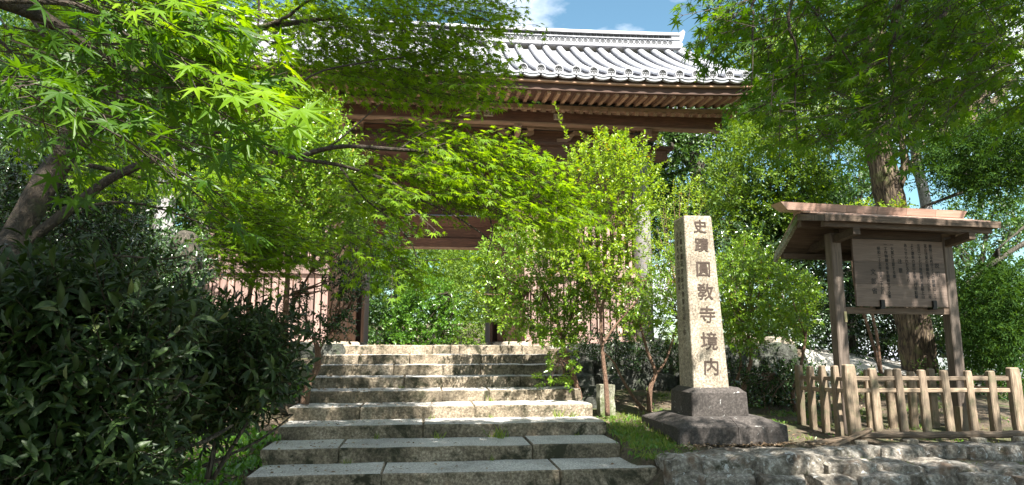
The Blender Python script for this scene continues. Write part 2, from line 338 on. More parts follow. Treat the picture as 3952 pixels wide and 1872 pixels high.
def sample_region(poly,n,Y0,Y1,clump=0.0,cs=1.0):
    """points of a volume whose outline follows a traced outline, spread in depth; clump>0 leaves gaps"""
    p=np.array(poly,float); lo=p.min(0); hi=p.max(0); out=[]
    tot=0
    while tot<n:
        x=RNG.uniform(lo[0],hi[0],n*3); y=RNG.uniform(lo[1],hi[1],n*3); k=in_poly(x,y,poly); x=x[k]; y=y[k]
        Yd=RNG.uniform(Y0,Y1,len(x)); a=(x-1976)/FPX; b=(936-y)/FPX
        sY,cY,sP,cP=math.sin(YAW),math.cos(YAW),math.sin(PIT),math.cos(PIT)
        d=np.stack([sY*cP+a*cY-b*sY*sP, cY*cP-a*sY-b*cY*sP, sP+b*cP],1); t=Yd/d[:,1]; P=d*t[:,None]; P[:,2]+=EYE
        if clump>0:
            q=np.array([mnoise.noise(Vector(v)*cs) for v in P]); P=P[q+RNG.uniform(-.25,.25,len(q))>clump-.5]
        out.append(P); tot+=len(P)
        if len(P)==0: break
    return np.concatenate(out)[:n]
def jit(base,n,s): return unit(np.asarray(base,float)+RNG.normal(0,s,(n,3)))
def shoots(P,Dv,L,K,size,up=.6,spread=1.0,droop=0.0,jitter=.35,start=.15):
    """leafy shoots: K leaves spiralling round each shoot axis -> leaf arrays"""
    n=len(P); t=np.linspace(start,1,K)[None,:,None]; Dv=unit(Dv)
    A=unit(np.cross(Dv,np.tile([[0.13,.27,1.0]],(n,1)))); B=np.cross(Dv,A)
    ph=(np.arange(K)*2.4)[None,:]+RNG.uniform(0,6.28,(n,1)); c=np.cos(ph)[...,None]; s=np.sin(ph)[...,None]
    Lr=(L*RNG.uniform(.6,1.25,(n,1,1)))
    pos=P[:,None,:]+Dv[:,None,:]*Lr*t; pos[...,2]-=droop*(Lr*t)[...,0]**2
    rad=A[:,None,:]*c+B[:,None,:]*s
    ld=unit(Dv[:,None,:]*(.35+.9*t**2)+rad*spread+RNG.normal(0,jitter,(n,K,3))*.6)
    nn=unit(np.array([0,0,1.0])*up+Dv[:,None,:]*.7*(1-up)-rad*.25+RNG.normal(0,jitter,(n,K,3)))
    S=size*RNG.uniform(.5,1.25,(n,K))
    return pos.reshape(-1,3),ld.reshape(-1,3),nn.reshape(-1,3),S.ravel()
def twig_tubes(mb,P,Dv,L,r=.004,droop=0,n=3,back=.0):
    for p,d in zip(P,unit(Dv)):
        p=Vector(p); d=Vector(d); mb.tube([p-d*back,p+d*L*.5-Vector((0,0,droop*L*L*.25)),p+d*L-Vector((0,0,droop*L*L))],[r,r*.7,r*.35],n,cap=False)
def smooth_path(pts,sub=4):
    pts=[Vector(p) for p in pts]; out=[]
    for i in range(len(pts)-1):
        p0=pts[max(i-1,0)];p1=pts[i];p2=pts[i+1];p3=pts[min(i+2,len(pts)-1)]
        for k in range(sub):
            t=k/sub; out.append(.5*((2*p1)+(-p0+p2)*t+(2*p0-5*p1+4*p2-p3)*t*t+(-p0+3*p1-3*p2+p3)*t*t*t))
    out.append(pts[-1]); return out
def limb(mb,pts,r0,r1,n=7,sub=4,wob=.25):
    p=smooth_path(pts,sub); m=len(p); mb.tube(p,[r0+(r1-r0)*(i/(m-1)) for i in range(m)],n,wob=wob); return p
def spray_leaves(P,Dv,L,size,nside=5,flat=.35):
    """maple spray: a twig with paired side twiglets in one nearly level plane, leaves in pairs -> leaf arrays, twig segments"""
    out=[];seg=[]
    for p,d in zip(P,unit(Dv)):
        up=unit(np.array([0,0,1.0])+RNG.normal(0,flat,3)*.6); d=unit(d-up*np.dot(d,up)*.6); sd=unit(np.cross(up,d)); Ls=L*RNG.uniform(.65,1.25)
        end=p+d*Ls-up*.06*Ls; seg.append((p,end,.0028))
        for i in range(nside):
            t=(i+.6)/nside; b=p+(end-p)*t
            for s in (-1,1):
                tw=unit(d*.75+sd*s*RNG.uniform(.6,1.0)+RNG.normal(0,.12,3)-up*.1); tl=Ls*.42*(1-.6*t)*RNG.uniform(.5,1.1); e=b+tw*tl
                seg.append((b,e,.0015))
                m=max(1,int(tl/(size*1.1)))
                for j in range(m):
                    q=b+(e-b)*((j+1)/m)
                    for s2 in ((-1,1) if j<m-1 else (0,)):
                        out.append((q,tw*.8+np.cross(up,tw)*s2*1.0-up*RNG.uniform(0,.5),up+RNG.normal(0,flat,3),size*RNG.uniform(.65,1.15)))
        out.append((end,d-up*.3,up+RNG.normal(0,flat,3),size*RNG.uniform(.8,1.15)))
    P_=np.array([o[0] for o in out]);D_=np.array([o[1] for o in out]);N_=unit(np.array([o[2] for o in out]));S_=np.array([o[3] for o in out])
    return (P_,D_,N_,S_),seg
def segs_mesh(name,seg,mat):
    mb=MB()
    for a,b,r in seg: mb.tube([a,b],[r,r*.5],3,cap=False)
    return mb.mesh(name,mat)
def cat(*arrs): return tuple(np.concatenate([a[i] for a in arrs]) for i in range(len(arrs[0])))
def crown(parent,arr,T,mat,name='crown'): return stuff(link(name,leaves_mesh(name,*arr,T,mat),parent))
# ================================================================== GROUND
STEP_Y=[12.8,12.25,11.65,11.0,10.35,9.65,8.95,8.2,7.5]
def step_z(i): return EYE-(i+1-.9)*.17
def wall_y(x): return 7.40-(x-2.5)*.12
def wall_top(x): return .27-(x-2.5)*.035
def sstep(a,b,t):
    t=min(1,max(0,(t-a)/(b-a))); return t*t*(3-2*t)
def gz(x,y):
    far=1.46
    L=min(far,max(0,.04+(y-7.6)*.255)) if y>7.4 else 0
    if x<0: L+=max(0,-x-7)*.10*sstep(8,14,y)
    if y<wall_y(max(x,2.5))+.12: R=0
    else:
        R=max(wall_top(x),-.2)+ (.06+.09*max(0,y-7.9) if y>7.85 else 0)
        if y>12.75: R=far
        if x>7.6: R=R+(min(far,.3+.10*(y-7.9)+ .35*sstep(10.5,13.5,y)+.25*sstep(13,16,y))-R)*sstep(7.6,8.6,x)
        if x>9: R-= (x-9)*.16*sstep(9,12,y)
    M_=max(-.05,.0+(y-8.3)*.27) if y<12.9 else far
    if x<-1.85: z=L
    elif x>2.45: z=R
    else: z=min(M_,far)
    if y>36: z+= (y-36)*.33*(1-sstep(14,26,x)) - (y-36)*.12*sstep(14,26,x)
    z+=mnoise.noise(Vector((x*.8,y*.8,0)))*.03
    return z
xs=[-400,-200,-100,-60,-40,-28,-20,-15,-12]+[-10+.25*i for i in range(81)]+[11,12,14,17,21,27,36,50,80,150,400]
ys=[-60,-20,-8,-3,0,2,4,6]+[6.5+.2*i for i in range(50)]+[17,18,20,22,24,26,28,31,35,40,50,70,100,200,600]
v=[];f=[]
for y in ys:
    for x in xs:
        z=gz(x,y); 
        if y>40: z=gz(x,40)+(y-40)*(-.02)
        v.append((x,y,z))
nx_=len(xs)
for j in range(len(ys)-1):
    for i in range(nx_-1): f.append((j*nx_+i,j*nx_+i+1,(j+1)*nx_+i+1,(j+1)*nx_+i))
structure(link('ground',mesh('ground',v,f,M['soil'],True)))
v=[];f=[]   # pale sunlit gravel terrace behind the monument on the right
gx=[7.7+.3*i for i in range(14)]; gy=[12.3+.3*i for i in range(12)]
for y in gy:
    for x in gx: v.append((x,y,gz(x,y)+.03+.02*mnoise.noise(Vector((x*3,y*3,1)))))
for j in range(len(gy)-1):
    for i in range(len(gx)-1): f.append((j*len(gx)+i,j*len(gx)+i+1,(j+1)*len(gx)+i+1,(j+1)*len(gx)+i))
structure(link('gravel_terrace',mesh('gravel_terrace',v,f,M['gravel'],True)))
mb=MB(); mb.box(-7.4,7.25,12.95,26,.9,1.512); structure(mb.obj('gate_platform',M['gravel']))
# ================================================================== STAIRS
st=thing('stone_staircase','wide flight of nine worn granite steps climbing to the wooden gate','staircase',(0.3,7.5,0))
joints=[[.12,.45,.62],[-1.2,-.3,1.0],[-.55,.95,1.7],[-.35,1.55],[.25,.98],[-.9,.7],[-.02,],[-1.0,1.3],[-.45,1.5]]
sd=1
for i in range(9):
    x0=-1.84+random.uniform(-.04,.03); x1=2.42+random.uniform(-.05,.03)
    if i==1: x1=2.30
    if i==8: x1=2.62
    cuts=[x0]+joints[i]+[x1]; nxt=STEP_Y[i-1] if i else 14.6
    dep=nxt-STEP_Y[i]+.10
    for a,b_ in zip(cuts[:-1],cuts[1:]):
        w=b_-a-.008; vv,ff=bevel_box(w,dep,.215,.014,.009,sd,max(3,int(w/.12)))
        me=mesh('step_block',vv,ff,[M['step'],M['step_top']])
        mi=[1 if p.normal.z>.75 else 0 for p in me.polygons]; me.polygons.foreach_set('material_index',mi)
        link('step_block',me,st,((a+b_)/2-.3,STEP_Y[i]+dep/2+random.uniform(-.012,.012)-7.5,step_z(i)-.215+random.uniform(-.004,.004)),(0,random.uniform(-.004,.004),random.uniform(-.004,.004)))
        sd+=1
# ================================================================== LOW WALL along the right foreground
lw=thing('low_stone_wall','low wall of big lichened boulders along the bottom right, below monument and fence','stone wall',(5,6.9,0))
x=2.66; k=0
while x<9.4:
    w=random.choice([.42,.5,.62,.75,.5]); h=.42
    xm=x+w/2; yy=wall_y(xm); zt=wall_top(xm)+ (.05 if 3.55<xm<4.6 else 0)
    link('boulder',rockmesh('boulder',w+.05,.55,h+.1,M['wall'],k*3+1,9,.07,.72),lw,(xm-5,yy+.2-6.9,zt-h/2+random.uniform(-.02,.02)),(random.uniform(-.08,.08),random.uniform(-.06,.06),random.uniform(-.1,.1)))
    x+=w; k+=1
x=2.9
while x<9.2:   # second course tucked behind and lower stones at the foot
    w=random.uniform(.35,.6); link('boulder',rockmesh('boulder',w,.4,.34,M['wall'],k*3+2,7,.08,.6),lw,(x-5,wall_y(x)-.03-6.9,-.03),(random.uniform(-.2,.2),0,random.uniform(-.2,.2))); x+=w+.02; k+=1
# rough kerb carrying monument and fence
kb=thing('rough_kerb_stones','rough earthy kerb of flat stones under the monument plinth and picket fence','kerb',(5.5,7.85,0))
x=2.95
while x<9.3:
    w=random.uniform(.45,.85); zt=(.295 if x<4.7 else .31-.006*(x-4.7))
    link('kerb_stone',rockmesh('kerb_stone',w+.06,.36,.26,M['wall'],k*5+3,8,.08,.7),kb,(x+w/2-5.5,random.uniform(-.03,.03)-(.05 if x<4.7 else -.03),zt-.13),(random.uniform(-.05,.05),0,random.uniform(-.08,.08))); x+=w; k+=1
for px in (3315,3510,3775,3940):
    p=at(px,1712,7.93); vv,ff=bevel_box(.16,.14,.07,.012,.004,k,3); k+=1
    tag(link('small_stone_block',mesh('small_stone_block',vv,ff,M['granite']),None,(p.x,7.93,.295)),
        {3315:'small squared grey block under the rotten sill at the fence corner',3510:'small squared grey block under the rotten sill, second from fence corner',3775:'small squared grey block under the rotten sill, third from fence corner',3940:'small squared grey block under the right end of the rotten sill'}[px],'block','grey blocks supporting the rotten fence sill')
# ================================================================== RETAINING WALLS of the gate platform
rw=thing('boulder_retaining_wall','dark mossy boulder retaining wall behind the shrubs, right of the stairs','retaining wall',(4.5,12.7,.6))
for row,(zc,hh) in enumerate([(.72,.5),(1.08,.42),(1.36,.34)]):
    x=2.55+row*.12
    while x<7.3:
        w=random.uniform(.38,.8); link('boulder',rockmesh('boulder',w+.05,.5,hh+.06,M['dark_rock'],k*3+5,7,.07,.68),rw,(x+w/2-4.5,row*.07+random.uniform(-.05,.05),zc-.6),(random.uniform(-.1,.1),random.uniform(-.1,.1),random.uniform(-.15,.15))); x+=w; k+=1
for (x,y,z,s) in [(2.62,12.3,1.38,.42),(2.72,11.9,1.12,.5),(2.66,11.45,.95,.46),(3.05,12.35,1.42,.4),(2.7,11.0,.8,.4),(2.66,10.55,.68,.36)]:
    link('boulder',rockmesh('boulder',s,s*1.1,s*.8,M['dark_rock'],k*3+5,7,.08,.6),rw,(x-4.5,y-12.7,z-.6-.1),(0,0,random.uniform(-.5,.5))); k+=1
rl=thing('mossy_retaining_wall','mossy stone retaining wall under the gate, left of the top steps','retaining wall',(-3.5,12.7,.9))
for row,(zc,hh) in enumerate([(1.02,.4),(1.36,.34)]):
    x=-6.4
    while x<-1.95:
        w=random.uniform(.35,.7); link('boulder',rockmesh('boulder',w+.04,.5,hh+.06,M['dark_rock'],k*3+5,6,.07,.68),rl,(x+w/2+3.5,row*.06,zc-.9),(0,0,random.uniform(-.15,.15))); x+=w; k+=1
# pale rocks on the sunlit bank
for j,(px,py,Y,s,lb) in enumerate([(2890,1345,13.4,.5,'large pale sunlit boulder on the bank right of the monument'),(3010,1370,13.0,.42,'pale boulder low on the bank, just left of the notice board post'),(2950,1400,12.7,.34,'smallest pale boulder on the bank behind the monument')]):
    p=at(px,py,Y); tag(link('boulder',rockmesh('boulder',s*1.3,s,s*.7,M['granite'],90+j,7,.09,.5),None,(p.x,p.y,gz(p.x,p.y)+.1)),lb,'boulder','pale boulders on the bank')
# ================================================================== MONUMENT
def text_mesh(body,size,mat,name='inscription',extrude=.0015,spacing=1.0,offset=0.0,align='CENTER',bold=0.0):
    c=bpy.data.curves.new(name,'FONT'); c.body=body; c.size=size; c.extrude=extrude; c.align_x=align; c.space_line=spacing; c.offset=offset; c.resolution_u=3
    o=bpy.data.objects.new(name,c); COL.objects.link(o); dg=bpy.context.evaluated_depsgraph_get(); dg.update()
    me=bpy.data.meshes.new_from_object(o.evaluated_get(dg)); bpy.data.objects.remove(o); me.materials.clear()
    if bold:   # brush-thick strokes: the glyph repeated a hair apart, each at its own height
        v=[tuple(q.co) for q in me.vertices]; f=[tuple(p.vertices) for p in me.polygons]; V=[];F=[]
        for k,(dx,dy) in enumerate(((0,0),(1,0),(-1,0),(0,1),(0,-1))):
            F+=[tuple(i+len(V) for i in q) for q in f]; V+=[(a+dx*bold,b+dy*bold,c+k*.0002) for a,b,c in v]
        me=bpy.data.meshes.new(name); me.from_pydata(V,[],F); me.update()
    me.materials.append(mat); return me
def frustum(name,hb,ht,h,mat,b=.0,hy=None):
    v=[(-hb,-hb,0),(hb,-hb,0),(hb,hb,0),(-hb,hb,0),(-ht,-ht,h),(ht,-ht,h),(ht,ht,h),(-ht,ht,h)]
    me=mesh(name,v,boxv(0,1,0,1,0,1)[1],mat); return me
def chamf(name,hb,ht,htop,h1,h2,mat,c=.012):
    """square block: straight side then sloping shoulder, all arrises cut"""
    v=[];f=[]
    def ring(h,z,c): return [(-h+c,-h,z),(h-c,-h,z),(h,-h+c,z),(h,h-c,z),(h-c,h,z),(-h+c,h,z),(-h,h-c,z),(-h,-h+c,z)]
    rs=[ring(hb,0,c),ring(ht,h1-c*.6,c),ring(ht-c*.6,h1,c),ring(htop+c*.5,h2-c*.3,c),ring(htop,h2,c)]
    for r in rs: v+=r
    for i in range(len(rs)-1):
        for k in range(8): f.append((8*i+k,8*i+(k+1)%8,8*i+8+(k+1)%8,8*i+8+k))
    f.append(tuple(reversed(range(8)))); f.append(tuple(range(8*len(rs)-8,8*len(rs))))
    return mesh(name,v,f,mat)
mo=thing('stone_monument','tall square granite pillar with carved temple name on a two-tier grey plinth','monument',(3.79,8.72,.33))
for sx in (-1,1):   # lower plinth in two stones with a visible joint
    me=chamf('lower_plinth',.72,.715,.50,.215,.30,M['plinth'],.02)
    for vv in me.vertices:
        if sx<0: vv.co.x=min(vv.co.x,.055)
        else: vv.co.x=max(vv.co.x,.062)
    link('plinth_stone',me,mo,(0,0,0))
link('upper_plinth',chamf('upper_plinth',.385,.375,.30,.30,.355,M['plinth'],.014),mo,(.0,.02,.30))
sh=chamf('shaft',.245,.198,.185,2.30,2.315,M['granite'],.010)
for vv in sh.vertices: vv.co.x-=.03*vv.co.z
shaft=link('shaft',sh,mo,(-.05,.02,.655))
shaft.rotation_euler=(0,0,0)
for ch,zz,sz in [('史',2.16,.20),('蹟',1.90,.205),('圓',1.57,.225),('敎',1.26,.235),('寺',.95,.235),('境',.60,.25),('内',.265,.235)]:
    me=text_mesh(ch,sz,M['carve'],'inscription',.0014,bold=.0032)
    wx=.245-.0204*(zz-sz*.35)+.0016
    for vv in me.vertices:
        vv.co.y*=1.0; vv.co.x+=.02*vv.co.y+ .006*math.sin(vv.co.y*25)
    ob=link('inscription',me,shaft,(-.03*(zz)+.02,-wx-.0017,zz-sz*.35),(PI/2-math.atan(.0204),math.radians(1.2),0))
for col_,xx,ss in [('史\n蹟\n名\n勝\n天\n然\n紀\n念\n物\n保\n存\n法\n ニ\n依\nリ',.055,.088),('大\n正\n九\n年\n三\n月\n建\n設',-.075,.088),]:
    me=text_mesh(col_,ss,M['carve'],'side_inscription',.001,spacing=1.18)
    link('side_inscription',me,shaft,(-.03*2.0-.2065,xx*-1,2.04),(PI/2-.0,0,-PI/2))
    o=bpy.data.objects[-1] if False else None
# small mossy stone marker by the steps
mk=rockmesh('stone_marker',.23,.17,.50,M['mossy'],44,8,.05,.9); p=at(2338,1612,9.9)
tag(link('stone_marker',mk,None,(p.x,9.9,gz(p.x,9.9)+.2),(0,.02,.1)),'short mossy green stone post behind a thin shrub trunk, right of the steps','stone post')
# ================================================================== NOTICE BOARD
nb=thing('notice_board_shelter','roofed wooden notice shelter with inscribed board standing inside the picket fence','notice board',(6.72,8.95,.2),math.radians(5))
def Z(z): return z-.2
def prism(x0,x1,yz):
    n=len(yz); v=[(x0,y,z) for y,z in yz]+[(x1,y,z) for y,z in yz]
    f=[tuple(range(n)),tuple(reversed(range(n,2*n)))]+[(i,i+n,(i+1)%n+n,(i+1)%n) for i in range(n)]
    return v,f
for s,xx in ((0,-.86),(1,1.08)):
    vv,ff=bevel_box(3.0,.15,.17,.012,.002,s+1,8)
    vv=[(z-.085,y,x_+1.5) for x_,y,z in vv]
    link('post',mesh('post',vv,ff,M['sign_post']),nb,(xx,0,-.05))
link('post_sleeve',MB().box(-.10,.10,-.09,.09,0,.45).mesh('post_sleeve',M['fence']),nb,(1.08,0,0))
bw=1.56
for j in range(3):
    zz=2.085+j*.327
    pl=link('board_plank',mesh('board_plank',*bevel_box(bw,.035,.326,.003,0,j,2),M['board']),nb,(.14,-.115,Z(zz)))
txt=[('説\n明',.64,.30,.075,1.5,1),('康\n保\n三\n年\n性\n空\n上\n人\n の\n創\n建\nに\nし\nて',.555,.0,.052,1.0,0),('花\n山\n法\n皇\n の\n勅\n願\n所\nな\nり\n元\n弘\n三\n年',.47,.0,.052,1.0,0),('五\n月\n二\n十\n七\n日\n後\n醍\n醐\n天\n皇\n船\n上\n山',.35,.0,.052,1.0,0),('よ\nり\n還\n幸\n の\n途\n中\n本\n寺\nに\n行\n幸\n駐\n輦',.235,.0,.052,1.0,0),('あ\nら\nせ\nら\nれ\nた\nる\n處\nな\nり',.12,.0,.052,1.0,0),
 ('注\n意',.0,.25,.07,1.7,1),('一\n火\n氣\nに\n注\n意\nす\nる\n事',-.115,.0,.052,1.0,0),('一\n工\n作\n物\n樹\n木\n等\nを\n損\n傷\nせ\nざ\nる\n事',-.225,.0,.052,1.0,0),('昭\n和\n二\n十\n五\n年\n五\n月\n二\n十\n七\n日',-.345,.06,.052,1.0,0),('文\n部\n省',-.47,.42,.085,1.45,1)]
for body,xx,dz,ss,sp,_ in txt:
    me=text_mesh(body.replace(' ',''),ss*1.12,M['ink'],'lettering',.0006,spacing=sp,bold=.0012)
    link('lettering',me,nb,(.14+xx,-.1338,Z(2.97-dz)),(PI/2,0,0))
link('lower_rail',MB().box(-.78,1.0,-.06,.03,0,.09).mesh('lower_rail',M['sign_x']),nb,(0,0,Z(1.985)))
link('upper_rail',MB().box(-.78,1.0,-.05,.05,0,.12).mesh('upper_rail',M['sign_x']),nb,(0,0,Z(3.09)))
for xx in (-.33,.56):
    m_=MB(); m_.box(-.03,.03,-.165,-.134,0,.10); m_.box(-.045,.02,-.165,-.06,-.03,0.0); link('iron_clip',m_.mesh('iron_clip',M['iron']),nb,(.1+xx,0,Z(2.08)))
link('number_plate',MB().box(-.02,.02,-.004,0,0,.15).mesh('number_plate',M['tagplate']),nb,(-.80,-.080,Z(1.86)))
# roof frame
RZ=3.405; FE=(-.58,3.275); BE=(.62,2.86)
def slope_pt(t,front=True,up=0):
    e=FE if front else BE; return (e[0]*t, RZ+(e[1]-RZ)*t+up)
for xx in (-.86,1.08):
    m_=MB(); m_.add(*prism(xx-.055,xx+.055,[(-.50,Z(3.06)),(.55,Z(2.92)),(.55,Z(3.02)),(-.50,Z(3.16))])); link('cross_arm',m_.mesh('cross_arm',M['sign_x']),nb)
for (y,z) in ((-.46,3.185),(.50,2.86)): link('eave_purlin',MB().box(-1.36,1.44,y-.04,y+.04,Z(z-.03),Z(z+.05)).mesh('eave_purlin',M['sign_x']),nb)
link('ridge_beam',MB().box(-1.4,1.55,-.05,.05,Z(3.22),Z(3.34)).mesh('ridge_beam',M['sign_x']),nb)
for front in (True,False):
    for j in range(4):
        t0=max(0,j*.25-.03); t1=(j+1)*.25
        a=slope_pt(t0,front,.022-(j%2)*.0+.008*(3-j)); b_=slope_pt(t1,front,.022+.008*(3-j))
        link('roof_board',mesh('roof_board',*prism(-1.42,1.50+.02*(j%2),[(a[0],Z(a[1])),(b_[0],Z(b_[1])),(b_[0],Z(b_[1]+.017)),(a[0],Z(a[1]+.017))]),M['copper']),nb)
    a=slope_pt(0,front); b_=slope_pt(.97,front)
    link('ceiling_board',mesh('ceiling_board',*prism(-1.38,1.46,[(a[0],Z(a[1])),(b_[0],Z(b_[1])),(b_[0],Z(b_[1]+.018)),(a[0],Z(a[1]+.018))]),M['sign_x']),nb)
    for xx in (-1.39,1.47):
        a=slope_pt(0,front,.02); b_=slope_pt(1.02,front,.02)
        link('barge_board',mesh('barge_board',*prism(xx-.03,xx+.03,[(a[0],Z(a[1]-.10)),(b_[0],Z(b_[1]-.08)),(b_[0],Z(b_[1])),(a[0],Z(a[1]))]),M['mossy'] if xx<0 and not front else M['sign_post']),nb)
e=slope_pt(1,True); link('eave_board',MB().box(-1.42,1.50,e[0]-.012,e[0]+.012,Z(e[1]-.055),Z(e[1]+.03)).mesh('eave_board',M['sign_x']),nb)
for j in range(6):   # sheet-metal ridge cap in six lengths
    x0=-1.70+j*.515; x1=x0+.511
    sl=.06 if j==0 else 0; sr=.05 if j==5 else 0
    v=[(x0-sl,-.13,Z(3.56)),(x1+sr,-.13,Z(3.56)),(x1,-.10,Z(3.455)),(x0+sl,-.10,Z(3.455)),(x0-sl,.13,Z(3.56)),(x1+sr,.13,Z(3.56)),(x1,.10,Z(3.455)),(x0+sl,.10,Z(3.455))]
    link('ridge_cap',mesh('ridge_cap',v,[(0,3,2,1),(4,5,6,7),(0,1,5,4),(3,7,6,2),(0,4,7,3),(1,2,6,5)],M['copper']),nb)
link('ridge_base',MB().box(-1.42,1.42,-.085,.085,Z(3.415),Z(3.455)).mesh('ridge_base',M['copper']),nb)
# ================================================================== PICKET FENCE
fe=thing('picket_fence','weathered grey picket fence boxed round the notice shelter, pickets leaning and worn','fence',(6.7,8.8,.3))
def picket(x,y,zb,zt,w,t,seed,lean=0,axis='x',name='picket',mat='fence'):
    h=zt-zb; vv,ff=bevel_box(h,w,t,.012,.007,seed,9)
    out=[]
    for (a,b_,c) in vv:
        tt=(a+h/2)/h; k_=1-.10*max(0,(.12-tt)/.12)-.16*max(0,(tt-.95)/.05)
        if axis=='x': out.append((b_*k_+lean*tt,(c-t/2)*k_,a+h/2))
        else: out.append(((c-t/2)*k_,b_*k_+lean*tt,a+h/2))
    me=mesh(name,out,ff,M[mat]); link(name,me,fe,(x-6.7,y-8.8,zb-.3))
fx=[5.53,5.87,6.23,6.56,6.90,7.24,7.58,7.92]; sd=1
for i,x in enumerate(fx):
    wide=i in (0,7); p=at({0:3283,7:3895}.get(i,0) or 3600,1412 if i else 1402,8.2)
    picket(x,8.2,.345+random.uniform(0,.02),[1.29,1.235,1.23,1.215,1.205,1.20,1.195,1.235][i],.155 if wide else .102+random.uniform(-.008,.01),.10 if wide else .07,sd,-.018+random.uniform(-.02,.014),'x','corner_post' if wide else 'picket'); sd+=1
for y,zt in ((8.52,1.26),(8.82,1.25),(9.12,1.235),(9.42,1.24)):
    picket(5.52,y,.20,zt,.12 if y>9.4 else .10,.08,sd,random.uniform(-.01,.01),'y'); sd+=1
for i in range(6):
    picket(5.95+i*.35,9.45,.14,1.16+random.uniform(-.03,.03),.125,.07,sd,random.uniform(-.02,.02),'x'); sd+=1
for y in (8.6,9.0,9.42): picket(7.92,y,.22,1.17+random.uniform(-.02,.02),.10,.08,sd,random.uniform(-.01,.01),'y'); sd+=1
for z in (1.05,.895):
    vv,ff=bevel_box(2.40,.035,.055,.006,.003,sd,12); link('rail',mesh('rail',vv,ff,M['fence_x']),fe,(6.725-6.7,8.2-8.8,z-.3+.02),(0,.008,0)); sd+=1
    vv,ff=bevel_box(2.40,.035,.055,.006,.003,sd,12); link('rail',mesh('rail',vv,ff,M['fence_x']),fe,(6.725-6.7,9.45-8.8,z-.3-.06),(0,.004,0)); sd+=1
    for xx in (5.52,7.92):
        vv,ff=bevel_box(1.27,.035,.055,.006,.003,sd,8); link('rail',mesh('rail',vv,ff,M['fence_y']),fe,(xx-6.7,8.83-8.8,z-.3),(0,.03,PI/2)); sd+=1
vv,ff=bevel_box(2.75,.15,.075,.02,.016,55,26)
tag(link('rotten_sill_beam',mesh('rotten_sill_beam',vv,ff,M['rot']),None,(6.78,8.02,.355),(0,.012,.01)),'split rotten timber sill lying on small blocks in front of the picket fence','timber')
vv,ff=bevel_box(.72,.09,.035,.008,.012,56,8)
tag(link('broken_board',mesh('broken_board',vv,ff,M['rot']),None,(5.25,7.93,.36),(0,-.30,.12)),'broken dark board propped aslant against the fence corner','timber')
vv,ff=bevel_box(.9,.12,.04,.01,.014,57,8)
tag(link('broken_board',mesh('broken_board',vv,ff,M['rot']),None,(5.15,8.1,.32),(0,-.02,.35)),'flat rotten plank lying under the aslant board by the fence corner','timber')
# ================================================================== GATE
gt=thing('temple_gate','large dark wooden temple gate with silver tiled roof above the steps','gate',(0.05,18,1.5))
def gp(name,mb,mat,smooth=False,par=None): return link(name,mb.mesh(name,mat,smooth),par or gt,(-.05,-18,-1.5))
def gpart(name,me,x,y,z,rot=None,par=None): return link(name,me,par or gt,(x-.05,y-18,z-1.5),rot)
post_me=MB().tube([(0,0,0),(0,0,3),(0,0,6.0)],[.25,.25,.235],20).mesh('post',M['wood_dk_z'],True)
post_gr=MB().tube([(0,0,0),(0,0,3),(0,0,6.0)],[.25,.25,.235],20).mesh('post',M['wood_grey'],True)
base_me=MB().tube([(0,0,0),(0,0,.1),(0,0,.14)],[.40,.38,.32],18).mesh('base_stone',M['granite'])
PX=(-5.98,-2.35,2.40,6.05)
for yy in (18,20.3,22.6):
    for x in PX:
        me=post_gr if (yy==18 and abs(x)>5) else post_me
        gpart('post',me,x,yy,1.6); gpart('base_stone',base_me,x,yy,1.48)
# door leaves folded open in the middle bay
for x,s in ((-1.93,1),(1.98,-1)): gp('door_leaf',MB().box(x-.04,x+.04,20.5,22.2,1.6,4.1),M['wood_dk_z'])
# middle and front lintels
gp('lintel',MB().box(-2.13,2.18,20.18,20.42,4.50,4.78),M['wood_red']); gp('lit_lintel_edge',MB().box(-2.12,2.17,20.15,20.45,4.455,4.497),M['wood_lt_x'])  # pale strip paints the lit lower edge of the lintel
gp('lintel_plank',MB().box(-2.12,2.17,20.24,20.36,4.80,5.12),M['wood_red']); gp('lintel_plank',MB().box(-2.12,2.17,20.24,20.36,5.14,5.5),M['wood_red'])
# side bays
pk=MB().box(-.070,.070,-.02,.02,0,1.62).mesh('slat',M['wood_pink']); pk2=MB().box(-.045,.045,-.03,.03,0,1.25).mesh('slat',M['wood_pink'])
for (xa,xb) in ((PX[0]+.25,PX[1]-.24),(PX[2]+.24,PX[3]-.25)):
    n=int((xb-xa)/.178)
    for i in range(n): gpart('slat',pk,xa+.09+i*(xb-xa)/n,18.0+random.uniform(-.004,.004),1.76)
    n=int((xb-xa)/.2)
    for i in range(n): gpart('slat',pk2,xa+.09+i*(xb-xa)/n,18.0,3.66)
    gp('sill_beam',MB().box(xa,xb,17.88,18.12,1.512,1.75),M['wood_pink'])
    gp('rail_beam',MB().box(xa,xb,17.9,18.1,3.39,3.65),M['wood_pink'])
    gp('tie_beam',MB().box(xa,xb,17.9,18.1,4.92,5.16),M['wood_dk_x'])
    gp('dark_interior_sheet',MB().box(xa,xb,18.5,18.55,1.52,4.9),M['wood_dk_x'])  # added dark sheet standing for the shaded interior behind the slats
    for j in range(5): gp('wall_plank',MB().box(xa,xb,17.97,18.03,5.17+j*.32,5.17+j*.32+.31),M['wood_dk_x'])
for j in range(4): gp('wall_plank',MB().box(PX[1]+.24,PX[2]-.24,20.27,20.33,5.52+j*.37,5.52+j*.37+.36),M['wood_dk_x'])
for xa,xb in ((PX[0]+.25,PX[1]-.24),(PX[2]+.24,PX[3]-.25)):
    for j in range(8): gp('wall_plank',MB().box(xa,xb,20.27,20.33,1.55+j*.68,1.55+j*.68+.67),M['wood_dk_x'])
gp('head_beam',MB().box(-6.75,6.85,17.88,18.12,6.80,7.12),M['wood_dk_x'])
gp('head_beam',MB().box(-6.9,7.0,17.78,18.22,7.125,7.22),M['wood_dk_x'])
